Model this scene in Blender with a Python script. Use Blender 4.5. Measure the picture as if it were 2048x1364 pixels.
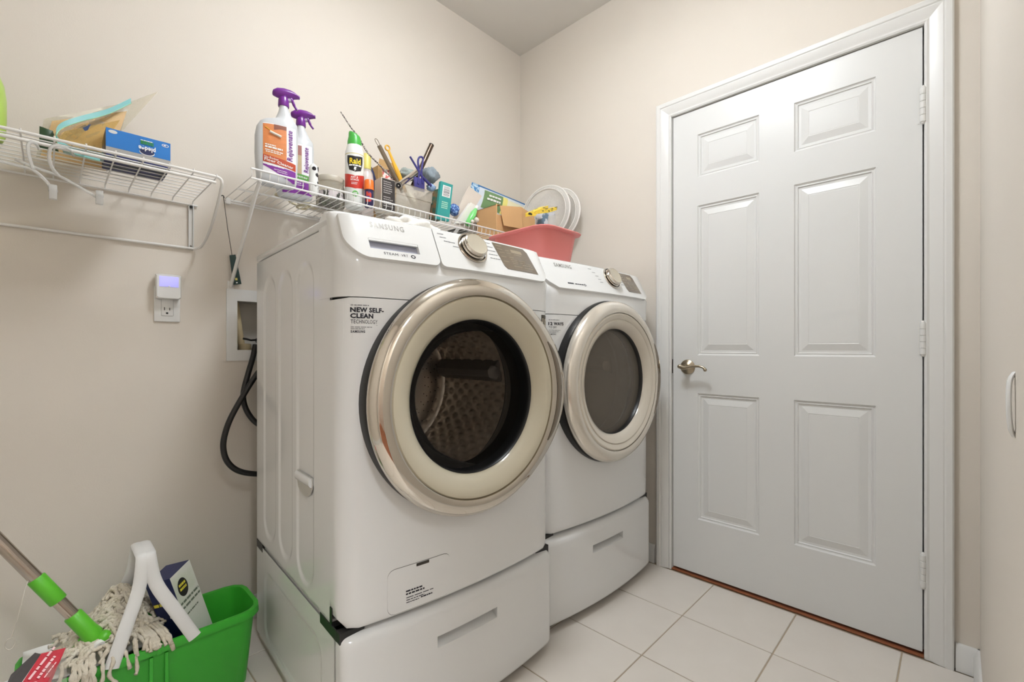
import bpy, bmesh, math, random
from mathutils import Vector as V, Matrix as M
for o in list(bpy.data.objects): bpy.data.objects.remove(o)
S = bpy.context.scene; COL = S.collection; rad = math.radians; PI = math.pi
random.seed(7)
# ------------------------------------------------------------------ camera
CAM = V((-1.982, -1.871, 1.001)); FPX = 910.0; HY = 695.0
AX = math.atan(890 / 910)
FW = V((math.cos(AX), math.sin(AX), 0)); RT = V((math.sin(AX), -math.cos(AX), 0))
cd = bpy.data.cameras.new('camera'); cam = bpy.data.objects.new('camera', cd); COL.objects.link(cam)
cam.location = CAM; cam.rotation_euler = (PI / 2, 0, AX - PI / 2)
cd.sensor_width = 36; cd.lens = FPX / 2048 * 36; cd.shift_y = (HY - 682) / 2048; cd.clip_start = 0.01
S.camera = cam
# ------------------------------------------------------------------ light and exposure
LAMP = (-1.12, -1.10); LAMP_E = 50.0; HALL_FILL_E = 75.0
w = bpy.data.worlds.new('world'); S.world = w; w.use_nodes = True
w.node_tree.nodes['Background'].inputs[0].default_value = (0.9, 0.93, 1, 1)
w.node_tree.nodes['Background'].inputs[1].default_value = 0.25
vs = S.view_settings; vs.view_transform = 'Standard'; vs.look = 'None'; vs.exposure = 0.19; vs.gamma = 1; vs.use_curve_mapping = False

# ------------------------------------------------------------------ pixel helpers (photo pixel -> point on a real plane)
def ray(u, v): return FW + RT * ((u - 1024) / FPX) + V((0, 0, (HY - v) / FPX))
def PX(u, v, x): d = ray(u, v); return CAM + d * ((x - CAM.x) / d.x)
def PY(u, v, y): d = ray(u, v); return CAM + d * ((y - CAM.y) / d.y)
def PZ(u, v, z): d = ray(u, v); return CAM + d * ((z - CAM.z) / d.z)

# ------------------------------------------------------------------ materials
def lin(c):
    return tuple(((x / 255) / 12.92 if x / 255 <= .04045 else ((x / 255 + .055) / 1.055) ** 2.4) for x in c) + (1,)
MC = {}
def mat(name, rgb, rough=.5, metal=0, var=.04, vs=18, bump=0, bs=200, emit=0, spec=.5, coat=0, rgb2=None, stretch=None, sss=0, ramp=None):
    if name in MC: return MC[name]
    m = bpy.data.materials.new(name); m.use_nodes = True; MC[name] = m
    nt = m.node_tree; b = nt.nodes['Principled BSDF']; L = nt.links.new
    tc = nt.nodes.new('ShaderNodeTexCoord'); src = tc.outputs['Object']
    if stretch:
        mp = nt.nodes.new('ShaderNodeMapping'); mp.inputs['Scale'].default_value = stretch; L(src, mp.inputs[0]); src = mp.outputs[0]
    n = nt.nodes.new('ShaderNodeTexNoise'); n.inputs['Scale'].default_value = vs; n.inputs['Detail'].default_value = 4; L(src, n.inputs['Vector'])
    mx = nt.nodes.new('ShaderNodeMix'); mx.data_type = 'RGBA'
    c = lin(rgb)
    if rgb2: c1, c2 = c, lin(rgb2)
    else: c1 = tuple(x * (1 - var) for x in c[:3]) + (1,); c2 = tuple(min(1, x * (1 + var)) for x in c[:3]) + (1,)
    mx.inputs[6].default_value = c1; mx.inputs[7].default_value = c2
    if ramp:
        rp = nt.nodes.new('ShaderNodeMapRange'); rp.inputs[1].default_value = ramp[0]; rp.inputs[2].default_value = ramp[1]
        L(n.outputs[0], rp.inputs[0]); L(rp.outputs[0], mx.inputs[0])
    else: L(n.outputs[0], mx.inputs[0])
    L(mx.outputs[2], b.inputs['Base Color'])
    b.inputs['Roughness'].default_value = rough; b.inputs['Metallic'].default_value = metal
    b.inputs['Specular IOR Level'].default_value = spec; b.inputs['Coat Weight'].default_value = coat
    if sss: b.inputs['Subsurface Weight'].default_value = sss; b.inputs['Subsurface Radius'].default_value = (.01, .01, .01)
    if emit: L(mx.outputs[2], b.inputs['Emission Color']); b.inputs['Emission Strength'].default_value = emit
    if bump:
        n2 = nt.nodes.new('ShaderNodeTexNoise'); n2.inputs['Scale'].default_value = bs; L(src, n2.inputs['Vector'])
        bp = nt.nodes.new('ShaderNodeBump'); bp.inputs['Strength'].default_value = bump; bp.inputs['Distance'].default_value = .002
        L(n2.outputs[0], bp.inputs['Height']); L(bp.outputs[0], b.inputs['Normal'])
    return m
def clear(name, tint, color, opac, rough=.15, fres=0.0):
    """see-through plastic or glass: a share of the light passes straight, the rest is a principled surface"""
    if name in MC: return MC[name]
    m = bpy.data.materials.new(name); m.use_nodes = True; MC[name] = m
    nt = m.node_tree; b = nt.nodes['Principled BSDF']; out = nt.nodes['Material Output']; L = nt.links.new
    b.inputs['Base Color'].default_value = lin(color); b.inputs['Roughness'].default_value = rough
    t = nt.nodes.new('ShaderNodeBsdfTransparent'); t.inputs[0].default_value = lin(tint)
    mx = nt.nodes.new('ShaderNodeMixShader')
    n = nt.nodes.new('ShaderNodeTexNoise'); n.inputs['Scale'].default_value = 30
    mr = nt.nodes.new('ShaderNodeMapRange'); k_ = .02 if 'glass' in name else .15; mr.inputs[3].default_value = opac * (1 - k_); mr.inputs[4].default_value = min(1, opac * (1 + k_))
    L(n.outputs[0], mr.inputs[0])
    fac = mr.outputs[0]
    if fres:
        lw = nt.nodes.new('ShaderNodeFresnel'); lw.inputs[0].default_value = fres
        ad = nt.nodes.new('ShaderNodeMath'); ad.operation = 'ADD'; ad.use_clamp = True
        L(fac, ad.inputs[0]); L(lw.outputs[0], ad.inputs[1]); fac = ad.outputs[0]
    L(fac, mx.inputs[0]); L(t.outputs[0], mx.inputs[1]); L(b.outputs[0], mx.inputs[2]); L(mx.outputs[0], out.inputs[0])
    return m

WALL = mat('wall paint', (223, 215, 204), .62, bump=.12, bs=260, var=.015, vs=3, spec=.3)
CEIL = mat('ceiling paint', (222, 219, 213), .8, bump=.1, bs=220, var=.01)
TRIM = mat('trim paint', (228, 227, 224), .32, var=.012, vs=6)
DOORM = mat('door paint', (226, 226, 224), .30, bump=.05, bs=420, var=.012, vs=4)
TILE = mat('floor tile', (219, 211, 201), .30, var=.03, vs=9, bump=.03, bs=60, rgb2=(228, 221, 212))
GROUT = mat('grout', (176, 160, 138), .9, bump=.2)
WOODT = mat('threshold wood', (140, 84, 52), .5, var=.2, vs=30, stretch=(8, 1, 8))
NICKEL = mat('satin nickel', (170, 158, 138), .28, 1, var=.1, vs=40)
DARK = mat('dark metal', (38, 34, 32), .45, .6)
ENAMEL = mat('white enamel', (231, 231, 230), .16, var=.008, vs=3, coat=.2)
PLASW = mat('white gloss plastic', (232, 232, 230), .2, var=.008, vs=4)
CHROME = mat('chrome', (214, 207, 196), .07, 1, var=.04, vs=6)
BLACK = mat('black rubber', (22, 22, 23), .35, var=.1)
IVORY = mat('ivory plastic', (204, 196, 174), .22, var=.05, vs=7, coat=.3)
PEARL = mat('pearl plastic', (214, 206, 192), .2, var=.04, vs=7, coat=.3)
STEEL = mat('stainless drum', (206, 198, 188), .28, .75, var=.08, vs=20)
STEELL = mat('light drum', (190, 182, 172), .35, .4, var=.05)
GREYP = mat('grey plastic', (88, 84, 80), .4)
LILAC = mat('lilac grey plastic', (168, 170, 186), .35)
SMOKE = mat('smoked panel', (112, 98, 80), .12, var=.06, coat=.5)
SMOKEL = mat('display window', (164, 150, 126), .15)
INK = mat('black ink', (28, 28, 40), .6)
INKG = mat('grey ink', (130, 130, 132), .6)
INKS = mat('silver ink', (138, 134, 128), .35, .5)
WIRE = mat('white coated wire', (232, 230, 226), .35, var=.02)
PAPW = mat('white print', (240, 239, 236), .55, var=.01)

# ------------------------------------------------------------------ mesh builder
class MB:
    def __init__(s): s.v = []; s.f = []
    def add(s, vs, fs, m=None):
        b = len(s.v)
        s.v += [tuple(m @ V(p)) if m else tuple(p) for p in vs]
        s.f += [tuple(i + b for i in f) for f in fs]; return s
    def box(s, c, d, bev=0, seg=2, m=None):
        bm = bmesh.new(); bmesh.ops.create_cube(bm, size=1)
        for q in bm.verts: q.co = V((q.co.x * d[0], q.co.y * d[1], q.co.z * d[2]))
        if bev: bmesh.ops.bevel(bm, geom=bm.edges[:], offset=bev, segments=seg, profile=.5, affect='EDGES')
        bm.verts.index_update()
        T = M.Translation(c); T = m @ T if m else T
        s.add([q.co.copy() for q in bm.verts], [[q.index for q in f.verts] for f in bm.faces], T); bm.free(); return s
    def b2(s, a, b, bev=0, seg=2, m=None):
        a, b = V(a), V(b); return s.box((a + b) / 2, [abs(x) for x in (b - a)], bev, seg, m)
    def grid(s, P, cu=False, cv=False, m=None):
        nu, nv = len(P), len(P[0]); fs = []
        for i in range(nu if cu else nu - 1):
            for j in range(nv if cv else nv - 1):
                i2, j2 = (i + 1) % nu, (j + 1) % nv
                fs.append((i * nv + j, i2 * nv + j, i2 * nv + j2, i * nv + j2))
        return s.add([p for r in P for p in r], fs, m)
    def loft(s, rings, cap=True, m=None):
        n = len(rings[0]); s.grid(rings, cv=True, m=m)
        if cap:
            s.add(rings[0], [tuple(range(n))[::-1]], m); s.add(rings[-1], [tuple(range(n))], m)
        return s
    def lathe(s, prof, n=32, m=None, cap=False):
        R_ = [[(r * math.cos(2 * PI * k / n), r * math.sin(2 * PI * k / n), z) for k in range(n)] for r, z in prof]
        return s.loft(R_, cap, m)
    def tube(s, pts, r, n=8, closed=False, flat=1.0, up=None):
        pts = [V(p) for p in pts]; N = len(pts); rings = []
        rs = r if isinstance(r, (list, tuple)) else [r] * N
        t0 = (pts[1] - pts[0]).normalized()
        a = (V(up) if up else (V((0, 0, 1)) if abs(t0.z) < .9 else V((1, 0, 0)))); a = (a - t0 * a.dot(t0)).normalized()
        for i in range(N):
            if closed: t = pts[(i + 1) % N] - pts[i - 1]
            else: t = pts[min(i + 1, N - 1)] - pts[max(i - 1, 0)]
            t.normalize(); a = (a - t * a.dot(t)).normalized(); b = t.cross(a)
            rings.append([pts[i] + (a * math.cos(2 * PI * k / n) + b * math.sin(2 * PI * k / n) * flat) * rs[i] for k in range(n)])
        s.grid(rings, cu=closed, cv=True)
        if not closed:
            s.add(rings[0], [tuple(range(n))[::-1]]); s.add(rings[-1], [tuple(range(n))])
        return s
    def prism(s, poly, fn, h0, h1):
        """poly of 2-D points, fn(a,b,h) -> 3-D"""
        n = len(poly); A = [fn(a, b, h0) for a, b in poly]; B = [fn(a, b, h1) for a, b in poly]
        s.add(A, [tuple(range(n))[::-1]]); s.add(B, [tuple(range(n))]); s.grid([A, B], cv=True); return s
    def cols(s, xs, lo, hi, fn, h0, h1, nz=4):
        """slab over x columns between lo(x) and hi(x); fn(x,z,h)"""
        def sheet(h): return [[fn(x, lo(x) + (hi(x) - lo(x)) * j / nz, h) for j in range(nz + 1)] for x in xs]
        T = sheet(h1); s.grid(T)
        if h0 is not None:
            B = sheet(h0); s.grid(B)
            for a, b in ((0, None), (-1, None)): s.grid([T[a], B[a]])
            s.grid([[r[0] for r in T], [r[0] for r in B]]); s.grid([[r[-1] for r in T], [r[-1] for r in B]])
        return s
    def ball(s, c, r, n=12, m=None):
        rr = r if isinstance(r, (tuple, list)) else (r, r, r)
        R_ = [[(c[0] + rr[0] * math.sin(PI * i / n) * math.cos(2 * PI * k / (2 * n)), c[1] + rr[1] * math.sin(PI * i / n) * math.sin(2 * PI * k / (2 * n)), c[2] - rr[2] * math.cos(PI * i / n)) for k in range(2 * n)] for i in range(n + 1)]
        return s.grid(R_, cv=True, m=m)
    def build(s, name, m, parent=None, smooth=35, label=None, kind=None, world=True, bevel=0):
        o3 = ORI.get(parent, V()) if (parent and world) else V()
        me = bpy.data.meshes.new(name)
        me.from_pydata([tuple(V(p) - o3) for p in s.v], [], s.f)
        bm = bmesh.new(); bm.from_mesh(me); bmesh.ops.remove_doubles(bm, verts=bm.verts, dist=2e-6)
        bmesh.ops.dissolve_degenerate(bm, edges=bm.edges, dist=1e-7)
        bmesh.ops.recalc_face_normals(bm, faces=bm.faces); bm.to_mesh(me); bm.free()
        if smooth:
            me.shade_smooth()
            if smooth < 180: me.set_sharp_from_angle(angle=rad(smooth))
        me.materials.append(m)
        return place(name, me, parent, label, kind)
ORI = {}
def place(name, me, parent=None, label=None, kind=None):
    o = bpy.data.objects.new(name, me); COL.objects.link(o)
    if parent: o.parent = parent; ORI[o] = ORI.get(parent, V())
    if label: o['label'] = label
    if kind: o['kind'] = kind
    return o
def thing(name, label, cat, loc=(0, 0, 0), rz=0, group=None, world=True):
    o = bpy.data.objects.new(name, None); COL.objects.link(o); o.empty_display_size = .05
    o.location = loc; o.rotation_euler = (0, 0, rad(rz)); o['label'] = label; o['category'] = cat
    if group: o['group'] = group
    ORI[o] = V(loc) if world else V(); return o
def solo(mb, name, m, label, cat, loc, smooth=35, kind=None, group=None):
    """a thing that is one mesh: its origin goes to loc"""
    loc = V(loc); mb.v = [tuple(V(p) - loc) for p in mb.v]
    o = mb.build(name, m, None, smooth, label, kind); o.location = loc; o['category'] = cat
    if group: o['group'] = group
    return o
def struct(mb, name, m, label, cat, smooth=30):
    o = mb.build(name, m, None, smooth, label, 'structure'); o['category'] = cat; return o
def text(s, m, parent, P, xd, yd, size=None, width=None, align='LEFT', bold=0, warp=None, name='lettering', shear=0, ext=.0002, lift=.0004, world=True):
    c = bpy.data.curves.new(name, 'FONT'); c.body = s; c.size = 1; c.resolution_u = 2; c.extrude = 0; c.offset = bold; c.shear = shear; c.space_character = 1.22 if s == 'SAMSUNG' else 1.06
    ob = bpy.data.objects.new('t', c); me = bpy.data.meshes.new_from_object(ob); bpy.data.objects.remove(ob); bpy.data.curves.remove(c)
    xs = [q.co.x for q in me.vertices]; ys = [q.co.y for q in me.vertices]
    x0, x1, y0, y1 = min(xs), max(xs), min(ys), max(ys)
    xd, yd = V(xd), V(yd); P = V(P); n = xd.cross(yd).normalized()
    sx = (width / (x1 - x0)) if width else None
    sy = (size / .72) if size else sx
    if sx is None: sx = sy
    ox = {'LEFT': x0, 'CENTER': (x0 + x1) / 2, 'RIGHT': x1}[align]
    o3 = ORI.get(parent, V()) if world else V()
    for q in me.vertices:
        p = P + xd * ((q.co.x - ox) * sx) + yd * (q.co.y * sy) + n * lift
        if warp: p = V(warp(p))
        q.co = p - o3
    me.materials.append(m); me.name = name
    return place(name, me, parent)
def bars(rows, m, parent, fn, name='fine_print', world=True, label=None):
    """rows of unreadable fine print as thin strips: (x0,x1,z,h); fn(x,z)->3-D"""
    mb = MB()
    for x0, x1, z, h in rows:
        x = x0
        while x < x1 - 1e-6:
            wl = min(x1 - x, (x1 - x0) * random.uniform(.1, .28))
            mb.add([fn(x, z), fn(x + wl, z), fn(x + wl, z + h), fn(x, z + h)], [(0, 1, 2, 3)]); x += wl + (x1 - x0) * .035
    return mb.build(name, m, parent, 0, world=world, label=label, kind='stuff')
def lerp(a, b, t): return a + (b - a) * t
def frange(a, b, n): return [a + (b - a) * i / n for i in range(n + 1)]
def tab(pts, x):
    for (x0, y0), (x1, y1) in zip(pts, pts[1:]):
        if x <= x1: return lerp(y0, y1, max(0, (x - x0) / (x1 - x0)))
    return pts[-1][1]
def spline(pts, n=8):
    pts = [V(p) for p in pts]; out = []
    for i in range(len(pts) - 1):
        p0, p1, p2, p3 = pts[max(i - 1, 0)], pts[i], pts[i + 1], pts[min(i + 2, len(pts) - 1)]
        for k in range(n):
            t = k / n
            out.append(.5 * ((2 * p1) + (p2 - p0) * t + (2 * p0 - 5 * p1 + 4 * p2 - p3) * t * t + (3 * p1 - p0 - 3 * p2 + p3) * t ** 3))
    return out + [pts[-1]]
def basis(o, x, y):
    """matrix whose local x,y lie along x,y and z along x cross y"""
    x = V(x).normalized(); z = x.cross(V(y)).normalized(); y = z.cross(x)
    return M(((x.x, y.x, z.x, o[0]), (x.y, y.y, z.y, o[1]), (x.z, y.z, z.z, o[2]), (0, 0, 0, 1)))
# ================================================================== ROOM
XL, YF, ZC = -2.62, -1.921, 2.745; TH = .11
DY0, DY1, DZ1 = -1.799, -.945, 2.046            # door opening in the right wall
HX0, HX1, HZ1 = -2.46, -1.66, 2.05              # open doorway the photographer stands in
VX0, VX1, VZ0, VZ1 = -1.499, -1.372, .992, 1.170  # recess of the washer outlet box
b = MB()
b.b2((XL - TH, 0, 0), (VX0, TH, ZC)).b2((VX1, 0, 0), (TH, TH, ZC)).b2((VX0, 0, 0), (VX1, TH, VZ0)).b2((VX0, 0, VZ1), (VX1, TH, ZC))
struct(b, 'wall_back', WALL, 'beige painted wall behind the laundry machines', 'wall', 0)
b = MB()
b.b2((0, DY1, 0), (TH, 0, ZC)).b2((0, YF, 0), (TH, DY0, ZC)).b2((0, DY0, DZ1), (TH, DY1, ZC))
struct(b, 'wall_right', WALL, 'beige painted wall around the white panel door', 'wall', 0)
b = MB()
b.b2((XL - TH, YF - TH, 0), (HX0, YF, ZC)).b2((HX1, YF - TH, 0), (TH, YF, ZC)).b2((HX0, YF - TH, HZ1), (HX1, YF, ZC))
struct(b, 'wall_front', WALL, 'beige painted wall at the right edge of the picture', 'wall', 0)
struct(MB().b2((XL - TH, YF, 0), (XL, 0, ZC)), 'wall_left', WALL, 'beige painted wall at the left end of the room', 'wall', 0)
struct(MB().b2((XL - TH, YF - TH, ZC), (TH, TH, ZC + .1)), 'ceiling', CEIL, 'off white flat ceiling of the laundry room', 'ceiling', 0)
# hall behind the photographer
HY0 = -3.4
b = MB().b2((-3.2, HY0 - .1, 0), (-.6, HY0, ZC)).b2((-3.3, HY0, 0), (-3.2, YF - TH, ZC)).b2((-.6, HY0, 0), (-.5, YF - TH, ZC)).b2((-3.3, YF - TH, 0), (XL - TH, YF - TH + .1, ZC))
struct(b, 'wall_hall', WALL, 'beige painted walls of the hall behind the photographer', 'wall', 0)
struct(MB().b2((-3.3, HY0 - .1, ZC), (-.5, YF - TH, ZC + .1)), 'ceiling_hall', CEIL, 'off white ceiling of the hall behind the photographer', 'ceiling', 0)
struct(MB().b2((-3.3, HY0 - .1, -.06), (-.5, YF - TH, -.001)), 'floor_hall', WOODT, 'brown wood floor of the hall behind the photographer', 'floor', 0)
# floor and its tiles
fl = struct(MB().b2((XL - TH, YF - TH, -.06), (TH + .3, TH, -.0025)), 'floor', GROUT, 'cream square ceramic tiles with thin tan joints', 'floor', 0)
gx = [-.322 - .3055 * k for k in range(-2, 9)]; gy = [-1.137 + .3025 * k for k in range(-3, 5)]
tm = {}
for i in range(len(gx) - 1):
    for j in range(len(gy) - 1):
        x1, x0 = min(gx[i], 0), max(gx[i + 1], XL); y0, y1 = max(gy[j], YF - TH if j == 0 else YF), min(gy[j + 1], 0)
        if x1 - x0 < .02 or y1 - y0 < .02: continue
        sx, sy = round(x1 - x0 - .004, 4), round(y1 - y0 - .004, 4)
        if (sx, sy) not in tm:
            t = MB().box((0, 0, -.003), (sx, sy, .006), .0012, 1); o = t.build('tile', TILE, fl); tm[(sx, sy)] = o.data
        else: o = place('tile', tm[(sx, sy)], fl)
        o.location = ((x0 + x1) / 2, (y0 + y1) / 2, random.uniform(-.0003, .0002))
struct(MB().b2((-.010, DY0 + .004, 0), (TH + .2, DY1 - .004, .006), .002), 'trim_4', WOODT, 'brown wooden threshold strip under the white door', 'threshold')
# baseboards
def baseboard(name, a, bb, n, label, h=.083):
    a, bb, n = V(a), V(bb), V(n)
    prof = [(0, 0), (.014, 0), (.014, h - .02), (.010, h - .012), (.009, h - .006), (.005, h), (0, h)]
    mb = MB(); mb.loft([[tuple(p + n * q + V((0, 0, z))) for q, z in prof] for p in (a, bb)])
    return struct(mb, name, TRIM, label, 'baseboard')
baseboard('baseboard_back', (XL, 0, 0), (0, 0, 0), (0, -1, 0), 'white baseboard along the wall behind the machines')
baseboard('baseboard_right', (0, 0, 0), (0, -.868, 0), (-1, 0, 0), 'white baseboard between the dryer and the door casing')
baseboard('baseboard_right', (0, -1.868, 0), (0, YF, 0), (-1, 0, 0), 'short white baseboard piece right of the door casing')
baseboard('baseboard_front', (HX1 + .08, YF, 0), (0, YF, 0), (0, 1, 0), 'white baseboard running toward the camera at right edge')
baseboard('baseboard_left', (XL, YF, 0), (XL, 0, 0), (1, 0, 0), 'white baseboard at the left end of the room')
# door casing (mitred, moulded) -----------------------------------------
def casing(name, y0, y1, z1, wd, frame, label):
    """frame(q_along_wall, z, h) -> 3-D ; y0<y1 opening"""
    prof = [(0, 0), (0, .010), (.006, .013), (.012, .0105), (.018, .0115), (.030, .0165), (.044, .0185), (wd - .022, .0175), (wd - .018, .0205), (wd - .004, .0205), (wd, .017), (wd, 0)]
    root = thing(name, label, 'trim'); root['kind'] = 'structure'
    def bar(pa, pb): MB().loft([[tuple(frame(*pa(t), h)) for t, h in prof], [tuple(frame(*pb(t), h)) for t, h in prof]]).build('casing_board', TRIM, root, 25)
    bar(lambda t: (y0 - t, 0), lambda t: (y0 - t, z1 + t))
    bar(lambda t: (y1 + t, 0), lambda t: (y1 + t, z1 + t))
    bar(lambda t: (y0 - t, z1 + t), lambda t: (y1 + t, z1 + t))
    return root
t1 = casing('trim_1', DY0 + .003, DY1 - .003, DZ1 - .003, .069, lambda q, z, h: (-h, q, z), 'white moulded casing around the six panel door')
mb = MB().b2((0, DY1 - .004, 0), (TH, DY1, DZ1)).b2((0, DY0, 0), (TH, DY0 + .004, DZ1)).b2((0, DY0, DZ1 - .004), (TH, DY1, DZ1))
mb.b2((.038, DY1 - .016, 0), (.075, DY1 - .004, DZ1)).b2((.038, DY0 + .004, 0), (.075, DY0 + .016, DZ1)).b2((.038, DY0, DZ1 - .016), (.075, DY1, DZ1 - .004))
mb.build('jamb', TRIM, t1, 0)
casing('trim_2', HX0, HX1, HZ1, .069, lambda q, z, h: (q, YF + h, z), 'white moulded casing of the doorway behind the photographer')
# door ------------------------------------------------------------------
ya, yb, za, zb = -1.791, -.953, .016, 2.038
door = thing('door_1', 'white six panel door with nickel lever handle', 'door', (0, (ya + yb) / 2, 0)); door['kind'] = 'structure'
cols_ = [(-1.308, -1.063), (-1.673, -1.429)]; rows_ = [(.253, .802), (.968, 1.618), (1.742, 1.928)]
ys = sorted([ya, yb] + [q for c in cols_ for q in c]); zs = sorted([za, zb] + [q for r in rows_ for q in r])
sl = MB()
for i in range(len(ys) - 1):
    for j in range(len(zs) - 1):
        if any(abs(ys[i] - c[0]) < 1e-6 for c in cols_) and any(abs(zs[j] - r[0]) < 1e-6 for r in rows_): continue
        sl.add([(0, ys[i], zs[j]), (0, ys[i + 1], zs[j]), (0, ys[i + 1], zs[j + 1]), (0, ys[i], zs[j + 1])], [(0, 1, 2, 3)])
o4 = [(ya, za), (yb, za), (yb, zb), (ya, zb)]
sl.grid([[(0, y, z) for y, z in o4], [(.035, y, z) for y, z in o4]], cv=True); sl.add([(.035, y, z) for y, z in o4], [(0, 1, 2, 3)])
slab = sl.build('slab', DOORM, door, 30)
for c in cols_:
    for r in rows_:
        rings = []
        for ins, dep in [(0, 0), (.003, .0045), (.007, .006), (.011, .0042), (.014, .0085), (.022, .009), (.046, .0025), (.0485, .0035), (.05, .003)]:
            rings.append([(dep, c[0] + ins, r[0] + ins), (dep, c[1] - ins, r[0] + ins), (dep, c[1] - ins, r[1] - ins), (dep, c[0] + ins, r[1] - ins)])
        p = MB(); p.grid(rings, cv=True); p.add(rings[-1], [(0, 1, 2, 3)]); p.build('panel', DOORM, slab, 12)
for z0, z1 in ((1.727, 1.838), (.978, 1.081), (.229, .335)):
    h = MB(); k = (z1 - z0) / 5
    for q in range(5):
        h.lathe([(.0, 0), (.0072, 0), (.0085, .0015), (.0085, k - .0018), (.0072, k - .0004), (0, k - .0004)], 16, M.Translation((-.0085, ya - .002, z0 + q * k)))
    h.ball((-.0085, ya - .002, z1 + .001), .0062, 6).ball((-.0085, ya - .002, z0 - .001), .0062, 6)
    hg = h.build('hinge', TRIM, door, 40)
    MB().b2((-.0012, ya, z0), (.0, ya + .012, z1)).build('hinge_leaf', TRIM, hg, 0)
HC = V((0, -1.020, .915))
Tn = M.Translation(HC) @ M.Rotation(-PI / 2, 4, 'Y')
hd = MB().lathe([(0, 0), (.032, 0), (.0325, .003), (.030, .006), (.022, .008), (.020, .010), (.013, .013), (.011, .03), (.0105, .045), (0, .046)], 32, Tn).build('handle', NICKEL, door, 40)
lev = spline([(-.047, -1.006, .921), (-.049, -1.015, .914), (-.05, -1.032, .913), (-.05, -1.055, .9185), (-.05, -1.085, .9215), (-.05, -1.105, .917), (-.05, -1.115, .908)], 6)
MB().tube(lev, [tab([(0, .008), (.2, .0095), (.5, .0058), (.85, .005), (1, .0065)], i / (len(lev) - 1)) for i in range(len(lev))], 12).ball((-.05, -1.115, .907), .0075, 7).ball((-.047, -1.004, .918), .010, 8).build('lever', NICKEL, hd, 60)
MB().b2((-.0005, yb + .0005, .885), (.03, yb + .0085, .948), .001).build('strike_plate', DARK, t1, 0)
# lamps (above the picture) ------------------------------------------------
def ceiling_lamp(x, y, e, r, label):
    o = thing('ceiling_light', label, 'ceiling light', (x, y, ZC))
    MB().lathe([(0, 0), (.07, 0), (.072, -.012), (.06, -.022), (.014, -.026), (.014, -.06), (.035, -.064), (.04, -.078), (0, -.078)], 32, M.Translation((x, y, ZC))).build('canopy', NICKEL, o)
    MB().lathe([(.038, -.078), (r * .6, -.082), (r * .92, -.092), (r, -.105), (r * .94, -.120), (r * .7, -.138), (r * .35, -.148), (0, -.151)], 40, M.Translation((x, y, ZC))).build('glass_bowl', mat('lit globe %d' % e, (242, 248, 255), .5, emit=e, var=.01), o)
ceiling_lamp(LAMP[0], LAMP[1], LAMP_E, .19, 'round frosted ceiling light in the middle of the laundry room')
ceiling_lamp(-1.9, -2.75, HALL_FILL_E, .19, 'round frosted fill light added in the hall behind the photographer')  # unseen lamp, added to fill the room through the doorway
# small white plastic bumper on the wall at the right edge ------------------
b = MB(); pth = spline([(-1.165, YF + .001, .895), (-1.17, YF + .004, .905), (-1.172, YF + .0055, .935), (-1.168, YF + .0045, .96), (-1.163, YF + .001, .969)], 6)
b.tube(pth, .006, 10, flat=.4, up=(1, 0, 0))
solo(b, 'wall_bumper', PLASW, 'small curved white plastic piece stuck to the wall at right edge', 'wall bumper', (-1.167, YF, .895))
# ================================================================== MACHINES
HW = .35; CZ = .87
def bow(x): return -.03 * (1 - (x / HW) ** 2)
def edge(x, r=.05):
    q = abs(x) - (HW - r); return 0 if q <= 0 else r - math.sqrt(max(0, r * r - q * q))
def front_y(x, z=None, zlo=.346, r=.015):
    y = bow(x) + edge(x)
    if z is not None and z < zlo + r: q = zlo + r - z; y += r - math.sqrt(max(0, r * r - q * q))
    return y
PA, PB = V((0, .0, 1.205)), V((0, .055, 1.315)); PT = (PB - PA); PN = V((0, -PT.z, PT.y)).normalized()
def pan(x, z, h):
    p = PA + PT * ((z - PA.z) / PT.z) + PN * h
    return (x, p.y + bow(x) * .8 + edge(x, .04), p.z)
XS = [-.35, -.349, -.346, -.341, -.334, -.325, -.315, -.30] + frange(-.28, .28, 22) + [.30, .315, .325, .334, .341, .346, .349, .35]
def rr_inside(x, z, x0, x1, z0, z1, r):
    cx = min(max(x, x0 + r), x1 - r); cz = min(max(z, z0 + r), z1 - r)
    return math.hypot(x - cx, z - cz) <= r
def front_panel(hole):
    N = 176; rows = []
    offs = [.06, .046, .034, .024, .015, .008, .003, .0008, 0]
    for k in range(N):
        a = 2 * PI * k / N; c, s_ = math.cos(a), math.sin(a); lo, hi = .2, .8
        for _ in range(40):
            md = (lo + hi) / 2
            z = CZ + s_ * md
            ok = rr_inside(c * md, min(z, .9), -HW, HW, .346, 1.4, .035) if z < .9 else (abs(c * md) <= HW and z <= 1.117)
            if ok: lo = md
            else: hi = md
        D = lo; e_ = max(D - .06, hole + .002); ds = [lerp(hole, e_, t) for t in (0, .25, .5, .75)] + [max(D - q, e_ - .0 if q == .06 else hole + .003 + .0003 * n_) for n_, q in enumerate(offs)]
        row = [(c * d, front_y(c * d, CZ + s_ * d), CZ + s_ * d) for d in ds]
        row.append((row[-1][0], .07, row[-1][2])); row.insert(0, (row[0][0], .05, row[0][2])); rows.append(row)
    mb = MB(); mb.grid(rows, cu=True); return mb
def ringm(prof, n=96, bump=None):
    R_ = []
    for r, y in prof:
        ring = []
        for k in range(n):
            a = 2 * PI * k / n; rr = r + (bump(a, r) if bump else 0)
            ring.append((rr * math.cos(a), y, CZ + rr * math.sin(a)))
        R_.append(ring)
    mb = MB(); mb.grid(R_, cv=True); return mb
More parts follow.
